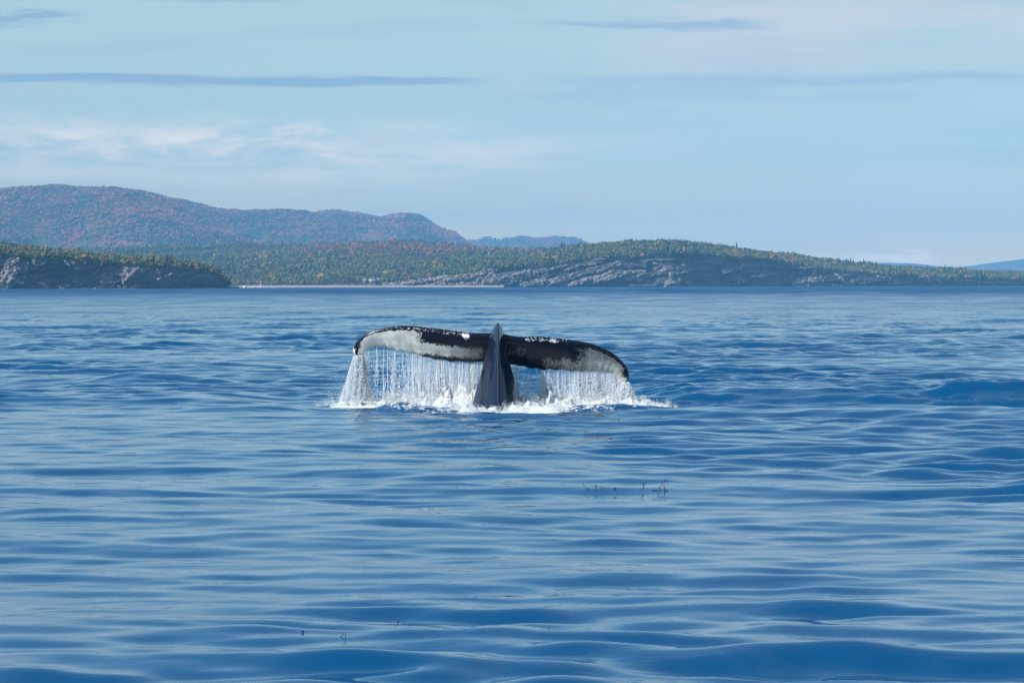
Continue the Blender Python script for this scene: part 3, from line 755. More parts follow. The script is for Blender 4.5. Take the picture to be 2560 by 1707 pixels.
def house(px, py_base, d, wd, dp, hh, wallm, roofm, label, nwin=3, rise=2.2, rot=0.0, door=True, group=None, chimney=False):
    p = P(px, py_base, d)
    e = bpy.data.objects.new('house', None); COL.objects.link(e)
    e.location = (p.x, p.y, p.z); e.rotation_euler.z = rot
    tag(e, label, 'house', group)
    box('foundation', (0, 0, -2.0), (wd + .2, dp + .2, 4.4), STONE, e)
    box('wall', (0, 0, hh / 2 + .2), (wd, dp, hh), wallm, e)
    # gable ends
    v = [(sx * wd / 2, sy * dp / 2, hh + .2) for sx in (-1, 1) for sy in (-1, 1)] + [(-wd / 2, 0, hh + rise * 0.92), (wd / 2, 0, hh + rise * 0.92)]
    for fq in ((0, 1, 4), (2, 5, 3)): mesh_np('gable', [v[q] for q in fq], np.array([(0, 1, 2)]), wallm, False, e)
    rf = gable_roof('roof', wd, dp, hh + .1, rise, 0.5, roofm, e)
    if chimney: box('chimney', (wd * .2, 0.2, hh + rise + .3), (.9, .9, 1.4), GREYW, rf)
    for i in range(nwin):
        x = (i + 0.5) / nwin * wd - wd / 2
        if door and i == nwin // 2:
            box('door', (x, -dp / 2 - .04, 1.25), (1.1, .1, 2.1), ROOFD, e)
        else:
            f = box('window', (x, -dp / 2 - .03, hh * .55 + .2), (min(1.7, wd / nwin * .6), .1, 1.3), WHITE, e)
            box('pane', (x, -dp / 2 - .09, hh * .55 + .2), (min(1.4, wd / nwin * .6 - .25), .06, 1.05), GLASS, f)
    return e
house(931, 702.5, 4120, 9.5, 7, 3.0, WHITE, ROOFD, 'white house with dark roof standing above the beach, the largest one', 5, 2.0, 0, chimney=True)
house(945, 702.5, 4126, 5.5, 6, 2.3, WHITE, ROOFG, 'small white annex with grey roof just right of the largest beach house', 3, 1.2)
house(912, 703, 4122, 5.5, 5, 1.9, GREYW, ROOFG, 'low grey shed left of the largest white beach house', 2, 1.0)
house(987, 694.5, 4290, 4.5, 4.5, 3.2, WHITE, ROOFG, 'tiny pale cabin among trees right of the largest beach house', 1, 1.4, door=False)
house(1006, 695, 4300, 4.5, 4.5, 2.8, GREYW, ROOFG, 'tiny grey cabin among trees beside the pale cabin', 1, 1.3, door=False)
house(1466, 650, coast_d0(1466) + 45, 7, 5, 2.6, WHITE, ROOFG, 'white cottage at the clifftop edge on the left part of the right headland', 2, 1.6)
house(1566, 645.5, coast_d0(1566) + 45, 4.5, 4, 3.0, WHITE, ROOFG, 'small white cottage at the clifftop near the middle of the right headland', 1, 1.6, door=False)
house(2307, 695, coast_d0(2307) + 45, 11, 8, 3.2, CREAM, ROOFG, 'cream house above pale rocks on the low right shore', 3, 2.0)
house(2394, 700.5, coast_d0(2394) + 45, 9, 7, 3.0, WHITE, ROOFG, 'white house at the treeline left of the long pale house on right shore', 3, 1.8)
house(2467, 702.5, coast_d0(2467) + 45, 17, 8, 3.6, CREAM, ROOFG, 'long pale house with grey roof on the far right shore', 5, 2.0)
house(2500, 703, coast_d0(2500) + 60, 9, 7, 4.6, CREAM, REDP, 'tall cream house with red roof on the far right shore', 3, 1.8)
def harbour():
    # white boat-shed on the spit, a long low sea wall, a mast
    p = P(613, 720.5, 4125)
    e = bpy.data.objects.new('boat_shed', None); COL.objects.link(e); e.location = p
    tag(e, 'white square boat shed with open dark doorway at the left end of the beach', 'shed')
    box('wall', (0, 0, 1.7), (4.6, 4, 3.6), WHITE, e); box('roof', (0, 0, 3.6), (5, 4.4, .3), WHITE, e)
    box('door', (0.9, -2.03, 1.3), (1.7, .12, 2.5), ROOFD, e)
    p = P(645, 720.2, 4135)
    o = box('sea_wall', (p.x, p.y, p.z + .9), (31, 1.2, 2.2), GREYW); tag(o, 'long low grey wall on the beach right of the white boat shed', 'wall')
    p = P(637.5, 720, 4128)
    e = bpy.data.objects.new('parked_car', None); COL.objects.link(e); e.location = p
    tag(e, 'small dark red car parked in front of the low grey wall on the beach', 'car')
    box('body', (0, 0, .75), (4.2, 1.8, .7), REDP, e); box('cabin', (-.1, 0, 1.35), (2.1, 1.6, .55), GLASS, e)
    v, f = ICO_V * .36, ICO_F
    for sx in (-1.3, 1.3):
        for sy in (-.85, .85): mesh_np('wheel', v * np.array([1, .4, 1]) + np.array([sx, sy, .36]), f, ROOFD, True, e)
    p = P(651, 720, 4130)
    e = bpy.data.objects.new('mast', None); COL.objects.link(e); e.location = p
    tag(e, 'thin white mast standing on the beach wall', 'mast')
    box('pole', (0, 0, 5), (.28, .28, 10.5), WHITE, e); box('crossbar', (0, 0, 8.2), (2.2, .2, .2), WHITE, e)
    box('base', (0, 0, .9), (2.6, 2, 2.6), WHITE, e)
harbour()

# a few trees that stand out singly
def lone_tree(px, py_base, d, h, tint, label, seed, wide=1.0):
    p = P(px, py_base, d)
    m = simple_mat('foliage', tint, 0.9, 0.1, 0.4, 0.6)
    e = bpy.data.objects.new('broadleaf_tree', None); COL.objects.link(e); e.location = p
    tag(e, label, 'tree', 'single autumn trees above the shore')
    v, f = broadleaf_geo(seed, 14, 160)
    mesh_np('crown', v * np.array([h * 1.35 * wide, h * 1.35 * wide, h]), f, m, False, e)
    n = 7; V = []; Fc = []
    for k, z in enumerate((-2, h * .35, h * .75)):
        r_ = 0.35 * (1 - k * .3)
        V += [(r_ * math.cos(a / n * 6.283) + .2 * k, r_ * math.sin(a / n * 6.283), z) for a in range(n)]
    for k in range(2):
        for a in range(n): Fc.append((k * n + a, k * n + (a + 1) % n, (k + 1) * n + (a + 1) % n, (k + 1) * n + a))
    mesh_np('trunk', V, np.array(Fc), BARK, True, e)
lone_tree(801, 706, 4195, 14, (0.26, 0.19, 0.04), 'round golden tree behind the beach, left of the largest white house', 101, 1.1)
lone_tree(683, 708, 4210, 13, (0.24, 0.17, 0.045), 'golden tree above the low beach near the boat shed', 102)
lone_tree(968, 696, 4215, 13, (0.22, 0.19, 0.05), 'yellow green tree just right of the largest white house', 103, 1.1)
lone_tree(1366, 660, coast_d0(1366) + 40, 17, (0.17, 0.16, 0.045), 'tall rounded olive tree at the left end of the right headland cliff', 104)
lone_tree(1392, 662, coast_d0(1392) + 45, 14, (0.22, 0.15, 0.05), 'brownish round tree at the cliff edge beside the olive one', 105)

# ------------------------------------------------------------------ haze
def haze():
    v, f = box_arrays((0, 0, 0), (37000, 60000, 2))
    top, bot = 470.0, -9.0
    v[:4, 2] = bot; v[4:, 2] = top
    v[:, 1] = np.where(v[:, 1] < 0, -18500, 18500)
    m = bpy.data.materials.new('haze_air'); m.use_nodes = True
    nt = NT(m.node_tree); nt.n.remove(nt.n['Principled BSDF'])
    pv = nt.node('ShaderNodeVolumePrincipled')
    pv.inputs['Color'].default_value = (0.22, 0.54, 0.90, 1)
    pv.inputs['Density'].default_value = 6.4e-5
    pv.inputs['Anisotropy'].default_value = -0.2
    nt.l.new(pv.outputs[0], nt.n['Material Output'].inputs['Volume'])
    o = mesh_np('haze', v, f, m, False); tag(o, kind='stuff')
haze()

# ------------------------------------------------------------------ the whale's tail
def catmull(pts, n):
    p = np.asarray(pts, float)
    q = np.vstack([2 * p[0] - p[1], p, 2 * p[-1] - p[-2]])
    L = np.concatenate([[0], np.cumsum(np.linalg.norm(np.diff(p[:, :2], axis=0), axis=1))])
    out = []
    for s in np.linspace(0, len(p) - 1, n):
        i = min(int(s), len(p) - 2); t = s - i
        a, b, c, d = q[i:i + 4]
        out.append(0.5 * ((2 * b) + (c - a) * t + (2 * a - 5 * b + 4 * c - d) * t * t + (3 * b - a - 3 * c + d) * t ** 3))
    return np.array(out)
# pixel x, pixel y, depth
LL = [(1243, 836, 51.10), (1222, 833, 51.05), (1176, 832, 51.05), (1132, 826, 51.08), (1076, 819, 51.12), (1032, 814, 51.18), (999, 814, 51.24), (966, 819, 51.30), (937, 825, 51.36), (915, 835, 51.40), (897, 848, 51.44), (886, 861, 51.46), (882, 873, 51.47), (884, 885, 51.47), (893, 892, 51.47)]
LT = [(1243, 905, 51.30), (1218, 905, 51.32), (1180, 905.5, 51.34), (1132, 904, 51.36), (1085, 897, 51.38), (1045, 889, 51.40), (1010, 881, 51.42), (985, 875, 51.44), (962, 869, 51.46), (945, 867.5, 51.48), (930, 869, 51.49), (920, 873, 51.49), (915, 879, 51.49), (908, 887, 51.48), (897, 893, 51.47)]
RL = [(1243, 836, 51.10), (1259, 835, 51.05), (1284, 840, 51.05), (1315, 842, 51.08), (1359, 842, 51.12), (1403, 846, 51.18), (1447, 852, 51.24), (1481, 859, 51.30), (1514, 872, 51.36), (1535, 884, 51.40), (1551, 898, 51.44), (1567, 917, 51.46), (1573, 937, 51.47), (1570, 951, 51.47), (1556, 963, 51.47)]
RT = [(1243, 908, 51.30), (1268, 911, 51.32), (1295, 914, 51.34), (1325, 921, 51.36), (1365, 925, 51.38), (1403, 926, 51.40), (1440, 929, 51.42), (1470, 929.5, 51.44), (1495, 929, 51.46), (1512, 930, 51.48), (1527, 933, 51.49), (1537, 940, 51.49), (1543, 950, 51.49), (1546, 958, 51.48), (1551, 964, 51.47)]
NSEC = 90
def fluke_mesh(L, T, seed):
    Lp, Tp = catmull(L, NSEC), catmull(T, NSEC)
    V = []; na = 24
    r = np.random.default_rng(seed)
    for i in range(NSEC):
        s = i / (NSEC - 1)
        l = np.array(P(*Lp[i])); t = np.array(P(*Tp[i]))
        sc = 0.012 * math.sin(i * 1.15 + seed) * (0.5 + r.random()) * sst(s, .08, .2) * (1 - sst(s, .8, .95))
        t = t + np.array([0, 0, sc])
        ch = t - l; c = np.linalg.norm(ch) + 1e-6; ch = ch / c
        nrm = np.array([0, -1, 0]) - ch * np.dot(np.array([0, -1, 0]), ch); nrm /= np.linalg.norm(nrm)
        th = 0.115 * (1 - 0.62 * s) * min(1, c / 0.18)
        for a in range(na):
            ang = a / na * 2 * math.pi
            u = 0.5 - 0.5 * math.cos(ang)                # 0 at leading edge, 1 at trailing edge
            prof = (math.sqrt(u + 1e-9) * 1.48 - 0.63 * u * 2 + 0.0) if False else (2.1 * math.sqrt(max(u, 0)) * (1 - u) ** 0.85 + 0.16 * math.sqrt(max(u * (1 - u), 0)) * 2)
            sgn = 1 if math.sin(ang) >= 0 else -1
            belly = prof * th * sgn * (1.0 if sgn > 0 else 0.8)
            # belly side (towards us) is hollowed a little behind the thick leading edge
            hollow = -0.030 * math.sin(math.pi * min(u * 1.15, 1)) * (1 - s * .6)
            V.append(l + ch * c * u + nrm * (belly + hollow))
    V = np.array(V); Fc = []
    for i in range(NSEC - 1):
        for a in range(na):
            Fc.append((i * na + a, i * na + (a + 1) % na, (i + 1) * na + (a + 1) % na, (i + 1) * na + a))
    return V, np.array(Fc), na
def whale():
    bmv = []; bmf = []; nb = 0
    for L, T, sd in ((LL, LT, 1), (RL, RT, 2)):
        v, f, na = fluke_mesh(L, T, sd)
        tris = np.concatenate([f[:, [0, 1, 2]], f[:, [0, 2, 3]]])
        caps = []
        for base in (0, (NSEC - 1) * na):
            for a in range(1, na - 1): caps.append((base, base + a, base + a + 1))
        tris = np.concatenate([tris, np.array(caps)])
        bmv.append(v); bmf.append(tris + nb); nb += len(v)
    # tail stock: pixel y, half widths left / right of x=1243, front depth, thickness front to back
    S = [(806.5, 1.5, 1.5, 51.08, 0.10), (809, 5, 5, 51.02, 0.20), (814, 9, 9, 50.96, 0.30), (822, 13, 12.5, 50.88, 0.40), (834, 17.5, 15.5, 50.80, 0.48), (850, 20, 17, 50.72, 0.54), (868, 24, 19.5, 50.64, 0.60), (884, 30, 23.5, 50.56, 0.66), (910, 37, 31, 50.43, 0.74),
         (948, 46.5, 42, 50.20, 0.86), (985, 57.5, 49, 49.98, 0.96), (1021, 65, 56, 49.78, 1.05), (1060, 70, 62, 49.6, 1.10), (1140, 80, 72, 49.3, 1.2)]
    S = catmull(S, 70); na = 28; V = []
    for py, hl, hr, yf, th in S:
        for a in range(na):
            ang = a / na * 2 * math.pi                   # 0 = front keel
            cx = math.sin(ang); cy = (1 - math.cos(ang)) / 2
            side = abs(cx) ** 0.85 * (1 if cx >= 0 else -1)
            # sharp keel in front, broad shoulders further back, rounded rear
            wdt = np.interp(cy, [0, .04, .18, .42, .62, .85, 1.0], [0.0, .16, .42, .78, 1.0, .72, 0.0])
            h = hr if cx >= 0 else hl
            y = yf + cy * th
            p = P(1243 + 1.5 + (1 if cx >= 0 else -1) * h * wdt, py, yf + .62 * th)
            p0 = P(1243, py, yf)
            V.append((p.x, y, p0.z))
    V = np.array(V); Fc = []
    ns = len(S)
    for i in range(ns - 1):
        for a in range(na):
            q = (i * na + a, i * na + (a + 1) % na, (i + 1) * na + (a + 1) % na, (i + 1) * na + a)
            Fc += [(q[0], q[1], q[2]), (q[0], q[2], q[3])]
    for base in (0, (ns - 1) * na):
        for a in range(1, na - 1): Fc.append((base, base + a, base + a + 1))
    bmv.append(V); bmf.append(np.array(Fc) + nb); nb += len(V)
    tmp = mesh_np('humpback_whale', np.concatenate(bmv), np.concatenate(bmf), None, True)
    import bmesh
    bm = bmesh.new(); bm.from_mesh(tmp.data); bmesh.ops.recalc_face_normals(bm, faces=bm.faces); bm.to_mesh(tmp.data); bm.free()
    md = tmp.modifiers.new('r', 'REMESH'); md.mode = 'VOXEL'; md.voxel_size = 0.0125
    sm = tmp.modifiers.new('s', 'SMOOTH'); sm.factor = 0.6; sm.iterations = 7
    dg = bpy.context.evaluated_depsgraph_get()
    me = bpy.data.meshes.new_from_object(tmp.evaluated_get(dg))
    tmp.modifiers.clear(); tmp.data = me
    me.polygons.foreach_set('use_smooth', np.ones(len(me.polygons), dtype=bool))
    n = len(me.vertices)
    co = np.empty(n * 3, np.float32); me.vertices.foreach_get('co', co); co = co.reshape(-1, 3)
    no = np.empty(n * 3, np.float32); me.vertex_normals.foreach_get('vector', no); no = no.reshape(-1, 3)
    # paint: pigmentation, with glints and shade of the flukes put in, in the fluke's own span / chord coordinates
    px = 1280 + co[:, 0] / co[:, 1] * F - 0.0; py = 714 - (co[:, 2] - CAMH) / co[:, 1] * F
    px0 = px
    up = np.where(px < 1243, interp(px, sorted((a, b) for a, b, _ in LL)), interp(px, sorted((a, b) for a, b, _ in RL[:13])))
    lo = np.where(px < 1243, interp(px, sorted((a, b) for a, b, _ in LT)), interp(px, sorted((a, b) for a, b, _ in RT)))
    t = (py - up) / np.maximum(lo - up, 5)
    front = sst(-no[:, 1], -0.45, -0.1)
    def blob(x, y, rx, ry): return np.exp(-((px - x) / rx) ** 2 - ((t - y) / ry) ** 2)
    wl = np.zeros(n)
    # left fluke
    L = px < 1225
    w1 = sst(px, 1085, 1010) * sst(t, 0.08, 0.26)                      # outer half: white nearly to the rim
    w2 = sst(px, 1228, 1190) * sst(t, 0.42, 0.62) * (1 - 0.55 * sst(t, 0.80, 0.98) * sst(px, 1020, 1080)) * 0.92
    w1 *= 1 - sst(np.hypot((px - 889) / 16, (py - 868) / 26), 1.15, 0.6) * 0.75
    wl = np.where(L, np.maximum(w1, w2), wl)
    wl = np.where(L, wl - 0.6 * blob(1140, 0.98, 75, 0.16), wl)
    # right fluke
    Rm = px > 1262
    r1 = sst(px, 1400, 1480) * sst(t, 0.10, 0.34) * 0.85
    r2 = sst(px, 1285, 1410) * sst(t, 0.46, 0.72) * 0.85
    r3 = 0.62 * blob(1285, .58, 30, .16)
    rim = np.hypot(px - 1573, (py - 930))
    r1 *= sst(rim, 8, 26)
    wr = np.maximum(np.maximum(r1, r2 * .85), r3) - 0.45 * blob(1320, 0.95, 75, 0.22) - .25 * blob(1440, .42, 50, .12)
    wl = np.where(Rm, wr, wl)
    onfl = sst(co[:, 1], 50.93, 50.97) * ((px < 1226) | (px > 1258))
    wl = wl * front * onfl
    # white glints painted along the rims, and barnacle crust at the tips
    glint_crust = np.zeros(n)
    glint_crust += (L & (px > 935)) * np.exp(-((t - 0.10) / 0.09) ** 2) * (0.34 + 0.10 * sst(px, 990, 1010) + 0.16 * np.exp(-((px - 1165) / 16) ** 2)) * sst(px, 1185, 1170)
    glint_crust += (L) * np.exp(-((px - 1165) / 13) ** 2 - ((t - .18) / .15) ** 2) * .42
    glint_crust += Rm * np.exp(-((t - 0.10) / 0.09) ** 2) * (0.30 + 0.34 * np.exp(-((px - 1322) / 14) ** 2) + .34 * np.exp(-((px - 1355) / 12) ** 2) + .45 * np.exp(-((px - 1385) / 12) ** 2)) * sst(px, 1305, 1315)
    glint_crust += L * np.exp(-((px - 885) / 6) ** 2 - ((py - 876) / 12) ** 2) * .75
    glint_crust += Rm * np.exp(-((px - 1548) / 10) ** 2 - ((py - 952) / 9) ** 2) * .5
    glint_crust *= onfl * sst(-no[:, 1], -0.6, -0.2)
    streak = onfl * (L | Rm) * sst(np.abs(px - 1243), 150, 30) * sst(t, .35, .6)
    stk = (np.abs(px - 1244.5) < 1.9) * (py > 822) * (co[:, 1] < 50.95)
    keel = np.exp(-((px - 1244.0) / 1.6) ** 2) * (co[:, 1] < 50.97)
    tone = np.where(px > 1243, 0.36 + 0.36 * sst(px, 1420, 1530) * sst(t, .3, .7), 1.0 - 0.35 * sst(px, 1090, 1190))  # shade of the right fluke put into its white; left greys towards the stock
    for an, av in (('stock', 0.6 - 0.55 * onfl), ('tone', tone), ('white', wl), ('scar', glint_crust), ('streak', streak), ('keel', keel), ('span', px)):
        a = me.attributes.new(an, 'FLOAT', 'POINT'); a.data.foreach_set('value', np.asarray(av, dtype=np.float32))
    m, nt, b, out = material('whale_skin')
    pos = nt.node('ShaderNodeTexCoord').outputs['Object']
    W = nt.attr('white').outputs['Fac']; SC = nt.attr('scar').outputs['Fac']; ST = nt.attr('streak').outputs['Fac']; KE = nt.attr('keel').outputs['Fac']
    n1 = nt.noise(nt.mapping(pos, scale=(1, 1, 1)), 6.0, 8, 0.72, 0.8)
    n2 = nt.noise(nt.mapping(pos, scale=(1, 1, 1)), 32.0, 6, 0.72, 0.6)
    fan = nt.noise(nt.mapping(pos, scale=(3.0, 3, 11.0), rot=(0, 0.25, 0)), 5.0, 6, 0.7, 0.4)
    s = nt.math('ADD', W, nt.math('MULTIPLY', nt.math('SUBTRACT', n1, 0.5), 2.0))
    s = nt.math('ADD', s, nt.math('MULTIPLY', nt.math('SUBTRACT', n2, 0.5), 2.4))
    s = nt.math('ADD', s, nt.math('MULTIPLY', nt.math('MULTIPLY', nt.math('SUBTRACT', fan, 0.5), ST), 2.2))
    wm = nt.math('MULTIPLY', nt.smooth(s, 0.36, 0.66), nt.smooth(W, 0.04, 0.16))
    greyn = nt.noise(nt.mapping(pos, scale=(1, 1, 2.5)), 3.0, 5, 0.6, 0.3)
    whitec = nt.mix(nt.smooth(greyn, 0.35, 0.65), (0.40, 0.43, 0.42), (0.62, 0.63, 0.59))
    dstr = nt.math('MULTIPLY', ST, nt.smooth(fan, 0.40, 0.60))
    whitec = nt.mix(nt.math('MULTIPLY', ST, 0.45), whitec, (0.14, 0.16, 0.17))
    whitec = nt.mix(nt.math('MULTIPLY', dstr, 0.6), whitec, (0.03, 0.035, 0.04))
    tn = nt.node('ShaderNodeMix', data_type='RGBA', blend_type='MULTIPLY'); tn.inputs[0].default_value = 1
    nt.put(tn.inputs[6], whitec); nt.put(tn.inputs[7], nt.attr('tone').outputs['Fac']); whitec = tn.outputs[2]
    ochre = nt.smooth(nt.noise(nt.mapping(pos, loc=(3, 1, 8)), 2.2, 4), 0.62, 0.72, 0, .35)
    whitec = nt.mix(ochre, whitec, (0.42, 0.36, 0.20))
    # scratches
    scr = nt.noise(nt.mapping(pos, scale=(2.0, 2, 26), rot=(0, 0.7, 0)), 4.0, 3, 0.5, 0.2)
    whitec = nt.mix(nt.smooth(scr, 0.66, 0.70, 0, .75), whitec, (0.03, 0.032, 0.035))
    darkc = nt.mix(nt.noise(pos, 3.5, 6), (0.004, 0.006, 0.012), (0.010, 0.015, 0.030))
    darkc = nt.mix(nt.attr('stock').outputs['Fac'], darkc, nt.mix(nt.noise(pos, 3.5, 6), (0.006, 0.012, 0.030), (0.012, 0.024, 0.058)))  # sky reflection put into the stock's black-blue skin colour
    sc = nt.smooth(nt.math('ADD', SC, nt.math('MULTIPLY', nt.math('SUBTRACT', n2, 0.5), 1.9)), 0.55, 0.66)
    c = nt.mix(wm, darkc, whitec)
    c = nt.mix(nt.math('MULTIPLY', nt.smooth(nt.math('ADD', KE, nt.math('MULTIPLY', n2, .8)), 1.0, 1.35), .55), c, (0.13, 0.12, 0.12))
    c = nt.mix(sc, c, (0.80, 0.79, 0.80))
    nt.put(b.inputs['Base Color'], c)
    nt.put(b.inputs['Roughness'], nt.math('ADD', nt.math('MULTIPLY', n2, 0.16), 0.10))
    b.inputs['Specular IOR Level'].default_value = 0.2
    nt.put(b.inputs['Coat Weight'], nt.attr('stock').outputs['Fac']); b.inputs['Coat Roughness'].default_value = 0.06
    bp = nt.node('ShaderNodeBump'); bp.inputs['Distance'].default_value = 0.003; bp.inputs['Strength'].default_value = 0.6
    hgt = nt.math('ADD', nt.math('MULTIPLY', n2, .5), nt.math('MULTIPLY', n1, .6))
    hgt = nt.math('ADD', hgt, nt.math('MULTIPLY', sc, .6))
    nt.put(bp.inputs['Height'], hgt); nt.put(b.inputs['Normal'], bp.outputs[0])
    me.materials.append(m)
    tag(tmp, 'black humpback whale tail with white underside of the flukes raised above the sea', 'whale')
    # barnacles on the rim of the left tip and leading edges
    bmat = simple_mat('barnacle_shell', (0.72, 0.70, 0.66), 0.8, 0.2)
    r = np.random.default_rng(5)
    cand = np.where((no[:, 1] < 0.2) & (((np.abs(px - 887) < 9) & (np.abs(py - 874) < 16)) | ((t > -0.05) & (t < 0.14) & (px > 950) & (px < 1180)) | ((t > 0) & (t < 0.10) & (px > 1310) & (px < 1420)) | ((np.abs(px - 1552) < 8) & (np.abs(py - 955) < 9))))[0]
    V = []; Fc = []; nb = 0
    for q in r.choice(cand, 110, replace=False):
        s_ = r.uniform(0.005, 0.010)
        V.append(ICO_V * s_ * np.array([1, 1, .8]) + co[q] + no[q] * s_ * .3); Fc.append(ICO_F + nb); nb += 12
    o = mesh_np('barnacles', np.concatenate(V), np.concatenate(Fc), bmat, True, tmp); tag(o, kind='stuff')
    return tmp
WHALE = whale()

# ------------------------------------------------------------------ falling water, splash and foam
def spray_mat(name, col, trans, alpha):
    m, nt, b, out = material(name)
    b.inputs['Base Color'].default_value = (*col, 1); b.inputs['Roughness'].default_value = 0.25
    b.inputs['Specular IOR Level'].default_value = 0.6
    tr = nt.node('ShaderNodeBsdfTranslucent'); tr.inputs['Color'].default_value = (*col, 1)
    tp = nt.node('ShaderNodeBsdfTransparent')
    m1 = nt.node('ShaderNodeMixShader'); m1.inputs[0].default_value = trans
    nt.l.new(b.outputs[0], m1.inputs[1]); nt.l.new(tr.outputs[0], m1.inputs[2])
    m2 = nt.node('ShaderNodeMixShader'); m2.inputs[0].default_value = alpha
    nt.l.new(tp.outputs[0], m2.inputs[1]); nt.l.new(m1.outputs[0], m2.inputs[2])
    nt.l.new(m2.outputs[0], out.inputs[0])
    return m
DROP = spray_mat('spray_water', (0.90, 0.94, 0.98), 0.40, 0.88)
FOAM = spray_mat('foam_froth', (0.84, 0.86, 0.88), 0.3, 1.0)
OCT_V = np.array([(1, 0, 0), (-1, 0, 0), (0, 1, 0), (0, -1, 0), (0, 0, 1), (0, 0, -1)], float)
OCT_F = np.array([(0, 2, 4), (2, 1, 4), (1, 3, 4), (3, 0, 4), (2, 0, 5), (1, 2, 5), (3, 1, 5), (0, 3, 5)])
def drops(name, pos, size, stretch, mat, label, cat, parent=None):
    n = len(pos)
    V = OCT_V[None] * size[:, None, None] * np.stack([np.ones(n), np.ones(n), stretch], -1)[:, None, :] + pos[:, None, :]
    Fc = OCT_F[None] + (np.arange(n) * 6)[:, None, None]
    o = mesh_np(name, V.reshape(-1, 3), Fc.reshape(-1, 3), mat, True, parent)
    tag(o, label, cat, kind='stuff'); return o
def wx(px, d=51.4): return (px - 1280) / F * d
